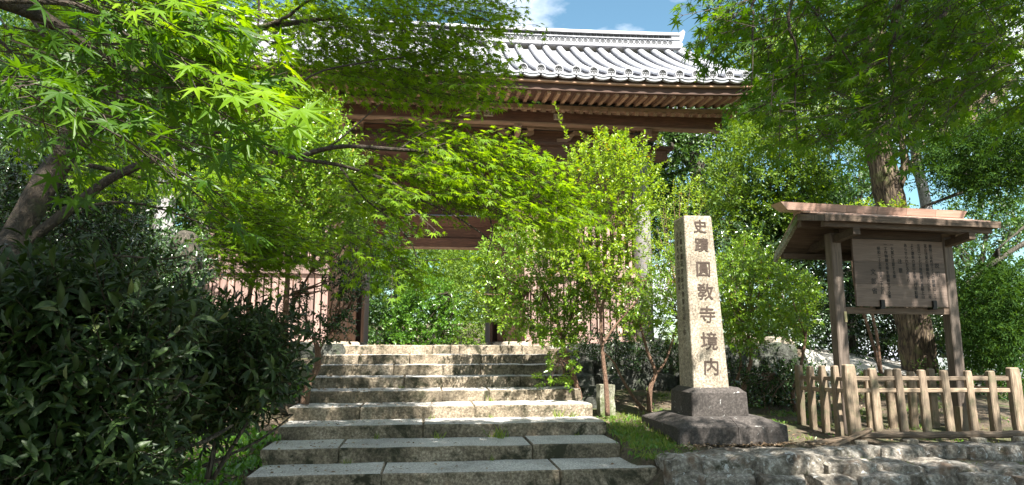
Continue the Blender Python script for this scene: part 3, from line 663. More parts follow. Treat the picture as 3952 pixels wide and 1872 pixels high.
gp('frieze_board',MB().box(-6.2,6.25,17.98,18.02,7.225,7.60),M['wood_red'])
for x in (PX[0],PX[3]):   # gable-end walls
    for j in range(9): gp('wall_plank',MB().box(x-.03,x+.03,18.26,22.34,1.55+j*.63,1.55+j*.63+.615),M['wood_dk_y'])
    gp('gable_beam',MB().box(x-.1,x+.1,17.2,23.4,7.25,7.50),M['wood_dk_y'])
# bracket sets on the post heads
bc=bpy.data.meshes.new('x')
def block(h=.16,w=.34,b=.22): 
    m_=MB(); m_.add([(-b/2,-b/2,0),(b/2,-b/2,0),(b/2,b/2,0),(-b/2,b/2,0),(-w/2,-w/2,h*.5),(w/2,-w/2,h*.5),(w/2,w/2,h*.5),(-w/2,w/2,h*.5),(-w/2,-w/2,h),(w/2,-w/2,h),(w/2,w/2,h),(-w/2,w/2,h)],
      [(3,2,1,0),(0,1,5,4),(1,2,6,5),(2,3,7,6),(3,0,4,7),(4,5,9,8),(5,6,10,9),(6,7,11,10),(7,4,8,11),(8,9,10,11)]); return m_
blk=block().mesh('bearing_block',M['wood_lt_x']); blks=block(.12,.22,.15).mesh('bearing_block',M['wood_lt_x'])
def armv(L,h=.17,w=.13):
    pr=[(-L,h),(-L,h*.45),(-L*.82,h*.12),(-L*.6,0),(L*.6,0),(L*.82,h*.12),(L,h*.45),(L,h)]
    v=[(x,-w/2,z) for x,z in pr]+[(x,w/2,z) for x,z in pr]; n=len(pr)
    return v,[tuple(reversed(range(n))),tuple(range(n,2*n))]+[(i,(i+1)%n,(i+1)%n+n,i+n) for i in range(n)]
arm=mesh('bracket_arm',*armv(.52),M['wood_lt_x']); armp=mesh('bracket_arm',[(y,x,z) for x,y,z in armv(.5)[0]],[tuple(reversed(q)) for q in armv(.5)[1]],M['wood_lt_x'])
for x in (PX[0],PX[1],PX[2],PX[3]):
    gpart('bearing_block',blk,x,17.98,7.22); gpart('bracket_arm',arm,x,17.93,7.38); gpart('bracket_arm',armp,x,17.75,7.30)
    for dx in (-.42,0,.42): gpart('bearing_block',blks,x+dx,17.93,7.55)
    gpart('bearing_block',blks,x,17.42,7.46)
# frog-leg struts between the brackets
pr=[(-.62,0),(-.62,.10),(-.38,.13),(-.22,.27),(-.12,.36),(.12,.36),(.22,.27),(.38,.13),(.62,.10),(.62,0),(.36,0),(.22,.08),(.10,.24),(-.10,.24),(-.22,.08),(-.36,0)]
v=[(x,-.05,z) for x,z in pr]+[(x,.05,z) for x,z in pr]; n=len(pr); 
frog=mesh('frog_leg_strut',v,[tuple(reversed(range(n))),tuple(range(n,2*n))]+[(i,(i+1)%n,(i+1)%n+n,i+n) for i in range(n)],M['wood_lt_x'])
for x in (-4.2,0.0,4.2): gpart('frog_leg_strut',frog,x,17.9,7.23)
# purlin and its tip
gp('eave_purlin',MB().box(-8.2,8.28,17.28,17.5,7.60,7.99),M['wood_red']); gp('purlin_edge',MB().box(-8.15,8.23,17.26,17.52,7.56,7.60),M['wood_lt_x'])
gp('rear_purlin',MB().box(-8.2,8.28,23.1,23.3,7.60,7.99),M['wood_red'])
gp('cornice_strip',MB().box(-6.2,6.3,17.85,17.98,7.62,7.72),M['wood_lt_x'])
# rafters in two tiers
def upt(x): return .13*(max(0,abs(x)-3.5)/5)**2
def rafter(y0,z0,y1,z1,w,h): return mesh('rafter',[(-w/2,y0,z0),(w/2,y0,z0),(w/2,y1,z1),(-w/2,y1,z1),(-w/2,y0,z0+h),(w/2,y0,z0+h),(w/2,y1,z1+h),(-w/2,y1,z1+h)],[(0,3,2,1),(4,5,6,7),(0,1,5,4),(1,2,6,5),(2,3,7,6),(3,0,4,7)],M['rafter'])
M['rafter']=wood('rafter_wood',(.13,.07,.04),(.30,.175,.10),(.46,.30,.18),'y')
r1=rafter(0,0,.98,.075,.095,.11); r2=rafter(0,0,1.6,.62,.095,.11)
nr=66
for i in range(nr):
    x=-8.35+i*16.8/(nr-1)
    gpart('rafter',r1,x,16.02,7.945+upt(x)); gpart('rafter',r2,x,16.80,7.72+upt(x)*.6)
def longbeam(name,y,z,w,h,mat,x0=-8.45,x1=8.55):
    m_=MB(); m_.beam([(x0+(x1-x0)*i/24,y,z+upt(x0+(x1-x0)*i/24)) for i in range(25)],w,h); return gp(name,m_,M[mat])
longbeam('kioi_beam',16.93,7.90,.14,.115,'wood_lt_x'); longbeam('soffit_board',16.5,8.095,1.05,.02,'wood_dk_x')
longbeam('eave_beam',16.0,8.10,.14,.17,'wood_dk_x'); longbeam('eave_strip',15.92,8.215,.17,.035,'wood_lt_x'); longbeam('tile_board',15.95,8.29,.12,.11,'wood_dk_x')
m_=MB(); m_.add([(-8.4,17.0,8.06),(8.5,17.0,8.06),(8.5,18.5,8.66),(-8.4,18.5,8.66)],[(0,1,2,3)]); m_.add([(-8.4,17.0,8.10),(8.5,17.0,8.10),(8.5,18.5,8.70),(-8.4,18.5,8.70)],[(0,3,2,1)]); gp('soffit_board',m_,M['wood_dk_x'])
gp('light_block_ceiling',MB().box(-6.2,6.3,18.1,22.5,7.0,7.05),M['wood_dk_x'])  # sheet put in to block light above the bays
# roof
Y0,Y1,Z0,Z1=15.80,20.30,8.43,11.22
def rz(t): return Z0+(Z1-Z0)*(.80*t+.20*t*t)
def roof_pt(t): return (Y0+(Y1-Y0)*t, rz(t))
m_=MB()
for s in (0,1):
    for i in range(12):
        (ya,za),(yb,zb)=roof_pt(i/12),roof_pt((i+1)/12)
        if s: ya,yb=40.6-ya,40.6-yb
        for j in range(17):
            xa,xb=-8.5+j,-8.5+j+1; m_.add([(xa,ya,za+upt(xa)-.07),(xb,ya,za+upt(xb)-.07),(xb,yb,zb+upt(xb)-.07),(xa,yb,zb+upt(xa)-.07)],[(0,1,2,3) if not s else (3,2,1,0)])
gp('roof_deck',m_,M['tile_dk'])
rolls=[];TP=.46; nroll=37
def roll_mesh():
    v=[];f=[];n=8;seg=18
    for i in range(seg+1):
        for q in (0,1):
            t=i/seg; y,z=roof_pt(min(1,t)); r=.108-(.006 if q else 0)
            if i==seg and q: continue
            for k in range(n+1):
                a=PI*k/n; v.append((math.cos(a)*r,y-Y0-math.sin(a)*r*.45+(.0 if not q else .012),z-Z0+math.sin(a)*r*.9))
    m=len(v)//(n+1)
    for i in range(m-1):
        for k in range(n): f.append((i*(n+1)+k,i*(n+1)+k+1,(i+1)*(n+1)+k+1,(i+1)*(n+1)+k))
    return mesh('cover_tile_row',v,[tuple(reversed(q)) for q in f],M['tile'],False)
def pan_mesh():
    v=[];f=[];n=6;seg=20
    for i in range(seg):
        for q,(t,up) in enumerate(((i/seg,.022),((i+1)/seg,0.0))):
            y,z=roof_pt(t)
            for k in range(n+1):
                u=k/n*2-1; v.append((u*TP/2,y-Y0,z-Z0-.055*(1-u*u)+up))
    for i in range(2*seg-1):
        for k in range(n): f.append((i*(n+1)+k,i*(n+1)+k+1,(i+1)*(n+1)+k+1,(i+1)*(n+1)+k))
    return mesh('pan_tile_row',v,f,M['tile'],False)
def disc_mesh(r=.125,name='end_disc'):
    m_=MB(); n=20
    prof=[(r*.97,.10),(r,.0),(r*.97,-.012),(r*.80,-.012),(r*.76,.006)]
    v=[(math.cos(2*PI*k/n)*a,b_,math.sin(2*PI*k/n)*a) for a,b_ in prof for k in range(n)]
    f=[(i*n+k,i*n+(k+1)%n,(i+1)*n+(k+1)%n,(i+1)*n+k) for i in range(len(prof)-1) for k in range(n)]
    f=[tuple(reversed(q)) for q in f]
    m_.add(v,f,0); b0=len(prof)*n-n; m_.f.append(tuple(b0+k for k in range(n))); m_.mi.append(1)
    for k in range(7):
        a=2*PI*k/6; c=(0,0) if k==6 else (math.cos(a)*r*.48,math.sin(a)*r*.48); rr=r*.15
        vv=[(c[0]+math.cos(2*PI*j/6)*rr,.004,c[1]+math.sin(2*PI*j/6)*rr) for j in range(6)]+[(c[0],-.010,c[1])]
        m_.add(vv,[(j,(j+1)%6,6) for j in range(6)],0)
    return m_.mesh(name,[M['tile'],M['tile_dk']])
roll,pan,disc=roll_mesh(),pan_mesh(),disc_mesh()
def pend_mesh():
    m_=MB(); n=8
    for (d,z0_,z1_,yy) in ((0,-.115,-.045,.0),(1,-.050,.0,-.02)):
        v=[]
        for k in range(n+1):
            u=k/n*2-1; c=.05*(1-u*u); x=u*(TP/2-.02); v+=[(x,yy,z0_-c),(x,yy,z1_-c),(x,yy+.12,z1_-c),(x,yy+.12,z0_-c)]
        f=[]
        for k in range(n):
            for q in range(4): f.append((4*k+q,4*k+4+q,4*k+4+(q+1)%4,4*k+(q+1)%4))
        m_.add(v,f)
    return m_.mesh('pendant_tile',M['tile'])
pend=pend_mesh()
for i in range(nroll):
    x=-8.28+i*TP; u=upt(x)
    gpart('cover_tile_row',roll,x,Y0-.03,Z0+.03+u); gpart('end_disc',disc,x,Y0-.06,Z0+.065+u)
    if i<nroll-1:
        x2=x+TP/2; u=upt(x2); gpart('pan_tile_row',pan,x2,Y0,Z0+u); gpart('pendant_tile',pend,x2,Y0-.05,Z0+.02+u)
for s in (-1,1):  # verge rows at the gables
    for k_ in range(3):
        m_=MB(); pts=[(0.05+s*(8.42+.11*k_),roof_pt(t)[0],roof_pt(t)[1]+.10-.05*k_+upt(8.4)) for t in np.linspace(0,1,12)]; m_.tube(pts,.075,8); gp('verge_tile',m_,M['tile'])
    m_=MB(); m_.beam([(0,0,0),(1,0,0)],.1,.1)
    pts=[(s*8.45+.05,roof_pt(t)[0]+.1,roof_pt(t)[1]-.28+upt(8.4)) for t in np.linspace(0,1,12)]
    v=[];f=[]
    for p in pts: v+=[(p[0]-.04,p[1],p[2]-.16),(p[0]+.04,p[1],p[2]-.16),(p[0]+.04,p[1],p[2]+.16),(p[0]-.04,p[1],p[2]+.16)]
    for i in range(11):
        for k_ in range(4): f.append((4*i+k_,4*i+4+k_,4*i+4+(k_+1)%4,4*i+(k_+1)%4))
    f+=[(0,1,2,3)]
    link('barge_board',mesh('barge_board',v,f,M['wood_red']),gt,(-.05,-18,-1.5))
# ridge
def ru(x): return .16*(abs(x)/8.3)**2
def ridge_course(name,z,h,w,mat='tile',x0=-8.2,x1=8.3):
    m_=MB(); m_.beam([(x0+(x1-x0)*i/20,20.3,z+h/2+ru(x0+(x1-x0)*i/20)) for i in range(21)],w,h); return gp(name,m_,M[mat])
ridge_course('ridge_course',11.20,.05,.62); ridge_course('ridge_course',11.26,.045,.54,'tile'); ridge_course('ridge_core',11.305,.40,.30,'tile_dk')
ridge_course('ridge_course',11.295,.03,.46); ridge_course('ridge_course',11.535,.028,.42); ridge_course('ridge_course',11.69,.035,.44); ridge_course('ridge_course',11.735,.03,.36)
m_=MB(); m_.tube([(-8.2+16.5*i/20,20.3,11.80+ru(-8.2+16.5*i/20)) for i in range(21)],.085,10); gp('ridge_cap_roll',m_,M['tile'],True)
rd=disc_mesh(.098,'ridge_disc'); nn=84
for i in range(nn):
    x=-8.05+i*16.2/(nn-1); gpart('ridge_disc',rd,x,20.13,11.425+ru(x)+.005)
m_=MB()   # lattice tiles of the upper band
for i in range(nn):
    x=-8.05+i*16.2/(nn-1); z=11.565+ru(x)
    for s in (-1,1):
        m_.add([(x,20.135,z),(x+.018*s,20.135,z),(x+.095*s,20.135,z+.115),(x+.070*s,20.135,z+.115),(x,20.165,z),(x+.018*s,20.165,z),(x+.095*s,20.165,z+.115),(x+.070*s,20.165,z+.115)],[(0,1,2,3),(3,2,1,0),(0,4,5,1),(1,5,6,2),(3,7,4,0)])
    m_.box(x-.004,x+.004,20.135,20.165,z+.02,z+.115)
stuff(gp('ridge_lattice',m_,M['tile']))
for s in (-1,1):
    m_=MB(); X=.05+s*8.28
    out=[(-.28,0),(.02,0),(.06,.14),(.02,.2),(.07,.33),(.02,.40),(.10,.56),(.16,.78),(.10,.86),(-.02,.76),(-.14,.68),(-.35,.655),(-.35,.62),(-.28,.4)]
    v=[(X+s*a,20.12,11.22+b_) for a,b_ in out]+[(X+s*a,20.48,11.22+b_) for a,b_ in out]; n=len(out)
    m_.add(v,[tuple(range(n)),tuple(reversed(range(n,2*n)))]+[(i,i+n,(i+1)%n+n,(i+1)%n) for i in range(n)]); gp('ridge_end_tile',m_,M['tile'])
# signboard under the eave and paper pilgrim slips
hp=MB().box(-.36,.36,-.04,.04,0,1.55).mesh('name_tablet',M['wood_lt_x']); tb=gpart('name_tablet',hp,0.02,17.35,6.05,(-.14,0,0))
fr=MB(); 
for a in ((-.42,-.36,-.07,.05,-.06,1.61),(.36,.42,-.07,.05,-.06,1.61),(-.36,.36,-.07,.05,-.06,0),(-.36,.36,-.07,.05,1.55,1.61)): fr.box(*a)
link('tablet_frame',fr.mesh('tablet_frame',M['wood_dk_z']),tb)
slip=MB().box(-.13,.13,-.002,0,-.09,.09).mesh('paper_slip',M['paper'])
for (px,py,t_,w_) in [(1885,437,'本山',1),(1795,437,'小寺',1),(1840,432,'山六寺',.7),(2155,452,'川寺',1),(1325,560,'寺',1.0)]:
    p=at(px,py,17.28); s_=gpart('paper_slip',slip,p.x,17.277,p.z); s_.scale=(w_,1,w_)
    link('slip_lettering',text_mesh(t_,.13 if len(t_)<3 else .085,M['ink'],'slip_lettering',.0005,bold=.002),s_,(0,-.0035,-.05),(PI/2,0,0))
# ================================================================== VEGETATION
PXT=PYT=None
def project(P):
    sY,cY,sP,cP=math.sin(YAW),math.cos(YAW),math.sin(PIT),math.cos(PIT)
    f=np.array([sY*cP,cY*cP,sP]); r=np.array([cY,-sY,0]); u=np.array([-sY*sP,-cY*sP,cP]); Q=P-np.array([0,0,EYE])
    d=Q@f; return 1976+FPX*(Q@r)/d, 936-FPX*(Q@u)/d, d
def crown_parts(parent,arr,T,mat,nsep,name='crown'):
    """the leaves that show largest are parts of their own, the rest one mass"""
    P,D,Nn,S=arr; x,y,d=project(P); ok=(d>.3)&(x>-60)&(x<4000)&(y>-60)&(y<1930)
    score=np.where(ok,S/np.maximum(d,.3),0); idx=np.argsort(-score)[:nsep]; idx=idx[score[idx]>0]
    me=bpy.data.meshes.new('leaf'); me.from_pydata([tuple(v) for v in T[0]],[],T[1]); me.materials.append(mat); me.update()
    Dn=unit(D); B=unit(np.cross(Nn,Dn)); Zv=np.cross(Dn,B)
    for i in idx:
        o=bpy.data.objects.new('leaf',me); COL.objects.link(o); o.parent=parent
        m=Matrix(((Dn[i][0],B[i][0],Zv[i][0]),(Dn[i][1],B[i][1],Zv[i][1]),(Dn[i][2],B[i][2],Zv[i][2])))*1.0
        m4=(m@Matrix.Diagonal((S[i],)*3)).to_4x4(); m4.translation=Vector(P[i]); o.matrix_local=m4
    keep=np.ones(len(P),bool); keep[idx]=False
    return crown(parent,(P[keep],D[keep],Nn[keep],S[keep]),T,mat,name)
ZERO=(0,0,0)
def wthing(name,label,cat_,group=None): return thing(name,label,cat_,ZERO,0,group)
def L_(pts,Y):  # path of pixels with depth(s)
    return [at(px,py,(Y[i] if hasattr(Y,'__len__') else Y)) for i,(px,py) in enumerate(pts)]
# ---- left maple
ml=wthing('maple_tree','leaning maple with forked trunk at the left edge, bright boughs crossing the gate','tree')
mb=MB()
tr=limb(mb,[(-3.55,3.6,-.2),(-3.45,3.9,.6)]+L_([(-40,1120),(60,925),(210,650),(350,500)],[4.2,4.4,4.6,4.7]),.125,.06,10,4)
limb(mb,L_([(240,610),(262,500),(330,300),(380,60),(420,-200)],[4.6,4.6,4.5,4.4,4.2]),.06,.02,7)
limb(mb,L_([(350,500),(470,330),(600,172),(693,123),(832,104),(994,108),(1160,85),(1340,60)],[4.7,4.8,5.0,5.1,5.2,5.3,5.4,5.5]),.075,.012,8)
limb(mb,L_([(560,215),(566,146),(593,46),(660,-60),(700,-200)],[5,5,4.95,4.9,4.8]),.05,.02,7)
limb(mb,L_([(693,118),(770,62),(855,0),(960,-100)],[5.1,5.1,5.1,5.0]),.035,.015,6)
limb(mb,L_([(994,108),(1100,70),(1180,10),(1300,-60)],[5.3,5.3,5.3,5.2]),.02,.008,5)
limb(mb,L_([(30,1010),(150,900),(300,785),(430,690),(600,612),(750,540),(830,508),(870,516),(980,560),(1150,612),(1320,640),(1500,700),(1600,760),(1750,830),(1900,930)],[4.35,4.4,4.5,4.5,4.55,4.6,4.65,4.65,4.65,4.7,4.7,4.75,4.8,4.8,4.8]),.034,.005,8)
limb(mb,L_([(825,505),(917,385),(955,254),(994,115),(1000,-30)],[4.65,4.7,4.75,4.8,4.8]),.016,.007,5)
limb(mb,L_([(870,516),(1000,462),(1200,293),(1400,243),(1560,220)],[4.65,4.7,4.8,4.9,5.0]),.014,.005,5)
limb(mb,L_([(1150,610),(1230,580),(1340,565),(1500,575),(1700,592),(1860,640),(2000,740),(2100,850)],[4.7,4.7,4.7,4.75,4.8,4.8,4.8,4.8]),.020,.005,6)
limb(mb,L_([(1540,580),(1620,520),(1700,490)],[4.8]*3),.009,.004,5)
limb(mb,L_([(1620,590),(1700,560),(1800,535),(1900,560)],[4.8]*4),.010,.004,5)
limb(mb,L_([(1150,612),(1280,560),(1400,460),(1470,400)],[4.7,4.8,4.9,4.9]),.010,.004,5)
limb(mb,L_([(1310,640),(1400,760),(1500,840),(1580,930),(1620,1020)],[4.7]*5),.010,.004,5)
limb(mb,L_([(1790,620),(1850,750),(1900,880),(1880,980)],[4.8]*4),.009,.004,5)
limb(mb,L_([(350,640),(470,665),(600,700),(800,730),(1000,800)],[4.6,5,5.4,5.7,6]),.02,.005,5)
limb(mb,L_([(330,800),(450,780),(600,800),(800,870),(1000,960)],[4.6,4.9,5.2,5.5,5.8]),.012,.004,5)
limb(mb,L_([(170,1010),(300,985),(430,985),(620,1000),(720,985)],[4.4,4.5,4.6,4.8,4.9]),.011,.005,5)
link('trunk',mb.mesh('trunk',M['bark_maple'],True),ml)
def sprays(poly,n,Y0,Y1,L,size,dirv,dj=.45,nside=5,flat=.35,clump=0.0,cs=1.0):
    P=sample_region(poly,n,Y0,Y1,clump,cs); D=jit(dirv,len(P),dj); return spray_leaves(P,D,L,size,nside,flat)
polyA=[(-60,-120),(1200,-160),(1880,-100),(1900,60),(1850,160),(1830,240),(1900,290),(1900,350),(1760,400),(1560,400),(1400,360),(1250,330),(1130,400),(1000,420),(880,380),(760,330),(560,240),(300,200),(-60,250)]
polyAd=[(1080,-60),(1850,-60),(1860,60),(1810,160),(1800,240),(1890,300),(1840,340),(1650,380),(1400,330),(1200,260)]
polyB=[(1640,440),(1740,470),(1860,500),(1990,560),(2110,660),(2190,740),(2190,840),(2060,880),(1950,850),(1900,850),(1760,800),(1620,770),(1450,820),(1330,760),(1250,680),(1300,640),(1500,640),(1560,540)]
polyB2=[(1330,470),(1620,440),(1640,640),(1300,640)]
polyB3=[(1230,860),(1420,860),(1520,960),(1640,980),(1640,1040),(1560,1050),(1420,1000),(1260,960)]
polyC=[(700,660),(800,660),(950,760),(1120,900),(1180,970),(1100,980),(1000,930),(900,980),(800,920),(720,800)]
polyC2=[(700,850),(850,900),(1060,960),(1000,1050),(860,1060),(760,980)]
a1,s1=sprays(polyA,350,5.0,6.6,.48,.058,(.8,.3,-.15))
a2,s2=sprays(polyAd,250,4.9,6.2,.45,.056,(.8,.2,-.25))
a3,s3=sprays(polyB,330,4.4,5.3,.34,.052,(.8,.1,-.35),.4)
a4,s4=sprays(polyB2,26,4.8,5.2,.34,.052,(.8,.1,-.2),.3)
a5,s5=sprays(polyB3,42,4.5,5.2,.32,.052,(.5,.0,-.6),.4)
a6,s6=sprays(polyC,190,5.4,6.5,.42,.055,(.9,-.2,-.35),.3,5,.25)
a7,s7=sprays(polyC2,60,5.3,6.2,.36,.055,(.9,-.2,-.35),.3)
a8,s8=sprays([(60,260),(600,330),(640,560),(420,620),(60,560)],130,5.6,7.4,.45,.058,(.7,.2,-.2))
a9,s9=sprays([(180,640),(560,620),(640,680),(500,720),(250,700)],45,5.2,6.4,.4,.055,(.8,.1,-.25))
far_=cat(a1,a2,a3,a4,a5,a6,a7,a8,a9)
crown(ml,far_,T_MAPLE,M['lf_maple'])
link('twigs',segs_mesh('twigs',s1+s2+s3+s4+s5+s6+s7+s8+s9,M['bark_twig']),ml)['kind']='stuff'
# foreground bough of a nearer maple, upper left, big leaves
mf=wthing('maple_tree','nearest maple bough in the upper left corner, big dark leaves with sunlit upper edge','tree')
polyD=[(-120,-80),(560,-80),(640,60),(700,200),(720,330),(640,420),(640,500),(560,560),(460,520),(330,470),(200,420),(-120,440)]
polyD2=[(300,-60),(560,-60),(680,120),(780,260),(820,330),(700,330),(560,180),(400,60)]
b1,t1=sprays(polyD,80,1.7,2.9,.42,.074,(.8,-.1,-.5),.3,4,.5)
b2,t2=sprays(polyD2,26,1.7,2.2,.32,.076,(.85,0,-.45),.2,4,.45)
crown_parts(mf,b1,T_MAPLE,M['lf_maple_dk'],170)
crown_parts(mf,b2,T_MAPLE,M['lf_maple'],120,'sunlit_tint_crown')  # brighter leaf colour paints sunlight along the upper edge
mb=MB()
limb(mb,[(-3.6,.2,0),(-3.5,.4,1.6),(-3.1,.9,2.9)]+L_([(-500,-200),(-100,-40),(150,60),(330,170),(500,300),(640,450)],[1.9,2.1,2.3,2.4,2.5,2.6]),.06,.004,7)
limb(mb,L_([(-100,0),(300,20),(480,130),(600,190),(760,230)],[2.0,2.1,2.1,2.1,2.1]),.012,.002,5)
limb(mb,L_([(100,40),(230,220),(420,380),(600,520)],[2.4]*4),.007,.002,5)
limb(mb,L_([(-60,100),(90,250),(200,400),(230,560)],[2.6]*4),.007,.002,5)
link('trunk',mb.mesh('trunk',M['bark_maple'],True),mf)
link('twigs',segs_mesh('twigs',t1+t2,M['bark_twig']),mf)['kind']='stuff'
# ---- right maple
mr=wthing('maple_tree','maple overhanging the upper right corner, star-shaped leaves in layers above the notice shelter','tree')
polyE=[(2760,-100),(4050,-120),(4050,380),(3900,340),(3760,380),(3620,440),(3450,480),(3280,520),(3180,540),(3120,440),(3080,340),(2980,330),(2960,240),(2900,120),(2800,60)]
c1,u1=sprays(polyE,400,2.8,4.4,.33,.062,(-.5,.3,-.5),.5,5,.45)
c2,u2=sprays([(2760,-80),(2900,-80),(2960,100),(2900,120),(2800,60)],8,2.7,3.1,.26,.055,(-.6,.1,-.55),.3,4)
c3,u3=sprays([(2920,300),(3000,260),(3080,400),(2990,410),(2930,360)],8,2.7,3.1,.26,.055,(-.5,.1,-.6),.3,4)
c4,u4=sprays([(3200,-60),(3960,-60),(3960,350),(3400,380),(3250,250)],120,3.8,5.2,.45,.062,(-.3,.4,-.3),.6,5)
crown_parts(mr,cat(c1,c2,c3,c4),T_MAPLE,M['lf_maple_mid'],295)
mb=MB()
limb(mb,[(5.6,1.6,-.1),(5.5,1.8,1.6),(5.2,2.2,3.2),(4.7,2.7,4.6),(3.9,3.2,5.3),(3.0,3.5,5.2)],.17,.05,9)
limb(mb,[(4.7,2.7,4.6)]+L_([(3780,-100),(3640,60),(3480,140),(3300,300)],[3.3,3.3,3.3,3.2]),.03,.004,6)
limb(mb,[(3.9,3.2,5.3)]+L_([(3500,-30),(3470,90),(3430,220),(3450,320)],[3.2,3.2,3.2,3.2]),.02,.003,6)
limb(mb,[(3.0,3.5,5.2)]+L_([(3075,-60),(3078,200),(3068,400),(3080,560)],[3.1,3.05,3.0,3.0]),.012,.002,5)
limb(mb,[(3.0,3.5,5.2)]+L_([(2960,-80),(2910,60),(2905,250),(2900,330)],[3.1,3.0,2.95,2.95]),.010,.002,5)
limb(mb,L_([(3080,-40),(3200,120),(3280,240),(3400,420)],[3.2]*4),.008,.002,5)
link('trunk',mb.mesh('trunk',M['bark_maple'],True),mr)
link('twigs',segs_mesh('twigs',u1+u2+u3+u4,M['bark_twig']),mr)['kind']='stuff'
# ---- generic shrub / tree from a region
def shrub(name,label,catg,poly,n,K,L,size,Y0,Y1,T,mat,stems,bark='bark_shrub',dirv=(0,-.2,.8),dj=.5,group=None,clump=0.0,cs=1.2,up=.6,twigs=True,droop=0,r0=.03,extra=None,tr=.004,fork=True):
    o=wthing(name,label,catg,group); P=sample_region(poly,n,Y0,Y1,clump,cs)
    c=P.mean(0); D=jit(dirv,len(P),dj)+unit(P-c)*.6
    if extra is not None:
        EP,ED=extra; P=np.concatenate([P,EP]); D=np.concatenate([unit(D),unit(ED)])
    arr=shoots(P,D,L,K,size,up=up,droop=droop); crown(o,arr,T,mat)
    mb=MB()
    for st_ in stems:
        pts,Ys,ra,rb=st_; limb(mb,L_(pts,Ys),ra,rb,7)
    if fork and stems:   # thin limbs reaching from the stem tops into the crown
        tops=[at(*s_[0][-1],(s_[1][-1] if hasattr(s_[1],'__len__') else s_[1])) for s_ in stems]
        for q in P[::max(1,len(P)//26)]:
            q=Vector(q); t_=min(tops,key=lambda v:(v-q).length); mid=t_.lerp(q,.5)+Vector((random.uniform(-.1,.1),random.uniform(-.1,.1),-.05*(t_-q).length)); rr=stems[0][3]*.8
            mb.tube([t_,mid,q],[rr,rr*.6,rr*.25],4,cap=False)
    if mb.v: link('trunk',mb.mesh('trunk',M[bark],True),o)
    if twigs: m2=MB(); twig_tubes(m2,P,D,L,tr); link('twigs',m2.mesh('twigs',M['bark_twig']),o)['kind']='stuff'
    return o
# tall young shrub with upright shoots, right of the steps
tips=[(2125,350,'t'),(2150,400,'t'),(2300,520,'t'),(2395,455,'t'),(2440,490,'t'),(2330,560,'t'),(2570,445,'t'),(2545,500,'t'),(2520,570,'t'),(2260,560,'t'),(2550,700,'t'),(2480,610,'t'),(2230,640,'t'),(2200,560,'t')]
EP=[];ED=[]
for (x,y,_) in tips:
    q=at(x,y,9.5+random.uniform(-.2,.2)); b_=at(x+(2370-x)*.45,y+330,9.6); d=np.array(q-b_); Ls=.75
    for k in range(4):
        e=np.array(q)-unit(d)*(.62*(k+1)); EP.append(e); ED.append(d+RNG.normal(0,.04*k,3))
EP=np.array(EP);ED=np.array(ED)
shrub('young_shrub','tall airy shrub with yellow-green upright shoots reaching the gate eaves','shrub',
 [(2200,640),(2300,560),(2420,560),(2500,640),(2520,760),(2500,860),(2440,960),(2420,1080),(2300,1130),(2180,1060),(2120,940),(2160,830),(2190,740)],640,18,.33,.062,9.0,10.2,T_ROUND,M['lf_box'],
 [([(2345,1605),(2338,1480),(2325,1350),(2322,1200),(2360,1050),(2380,800)],9.6,.042,.012),([(2325,1330),(2380,1250),(2450,1170),(2500,1080)],9.6,.02,.008),([(2322,1220),(2290,1100),(2250,950),(2230,760)],9.6,.025,.008)],
 dirv=(0,-.1,.75),dj=.5,extra=(EP,ED),r0=.03,tr=.003)
shrub('azalea_bush','bushy light green shrub leaning over the right side of the top steps','shrub',
 [(1880,970),(1950,880),(2080,900),(2230,930),(2300,1000),(2320,1120),(2270,1220),(2230,1300),(2150,1330),(2060,1290),(1980,1300),(1900,1230),(1850,1150),(1840,1040)],1050,14,.22,.072,10.0,11.4,T_OV,M['lf_azalea'],
 [([(2245,1565),(2215,1450),(2170,1330),(2150,1230),(2100,1120)],10.5,.055,.02),([(2170,1330),(2210,1200),(2240,1100)],10.5,.03,.012),([(2150,1250),(2090,1180),(2040,1120)],10.5,.02,.01)],
 dirv=(-.2,-.4,.3),dj=.7)
shrub('azalea_sprig','low light green sprig with whorled leaves hanging beside the upper right step ends','shrub',
 [(2090,1330),(2230,1310),(2240,1400),(2200,1470),(2110,1480),(2080,1420),(2130,1380)],46,16,.18,.065,10.0,10.5,T_OV,M['lf_azalea'],[([(2230,1480),(2200,1420),(2160,1380)],10.3,.012,.006)],dirv=(-.3,-.4,-.1),dj=.6)
shrub('low_shrub','low spreading shrub with crooked bare limbs between the thin-trunked shrub and the monument','shrub',
 [(2330,1130),(2480,1080),(2600,960),(2690,960),(2720,1080),(2710,1250),(2640,1330),(2540,1280),(2440,1290),(2360,1240)],560,13,.20,.066,9.6,11.2,T_OV,M['lf_azalea'],
 [([(2505,1610),(2510,1500),(2530,1440),(2500,1360),(2470,1250)],10.2,.045,.018),([(2530,1450),(2570,1390),(2590,1330),(2620,1230)],10.2,.022,.01),([(2500,1600),(2450,1540),(2400,1460),(2370,1400),(2330,1360)],10.3,.03,.012)],
 dirv=(0,-.4,.4),dj=.7)
shrub('camellia_bush','dark glossy low bush growing on the boulder wall behind the thin trunks','bush',
 [(2240,1330),(2330,1290),(2500,1320),(2620,1330),(2700,1300),(2740,1400),(2700,1480),(2600,1420),(2480,1430),(2360,1420),(2260,1390)],330,14,.25,.07,11.2,12.3,T_OV,M['lf_camellia'],[],dj=.7,clump=.1)
shrub('evergreen_shrub','yellow-green shrub filling the gap behind the monument shaft, below the gate end','shrub',
 [(2480,1020),(2520,800),(2620,720),(2700,700),(2720,820),(2740,950),(2700,1150),(2560,1200),(2480,1150)],230,16,.32,.060,11.4,13.2,T_OV,M['lf_box'],[([(2640,1500),(2630,1300),(2610,1100)],12.2,.04,.02)],dj=.6)
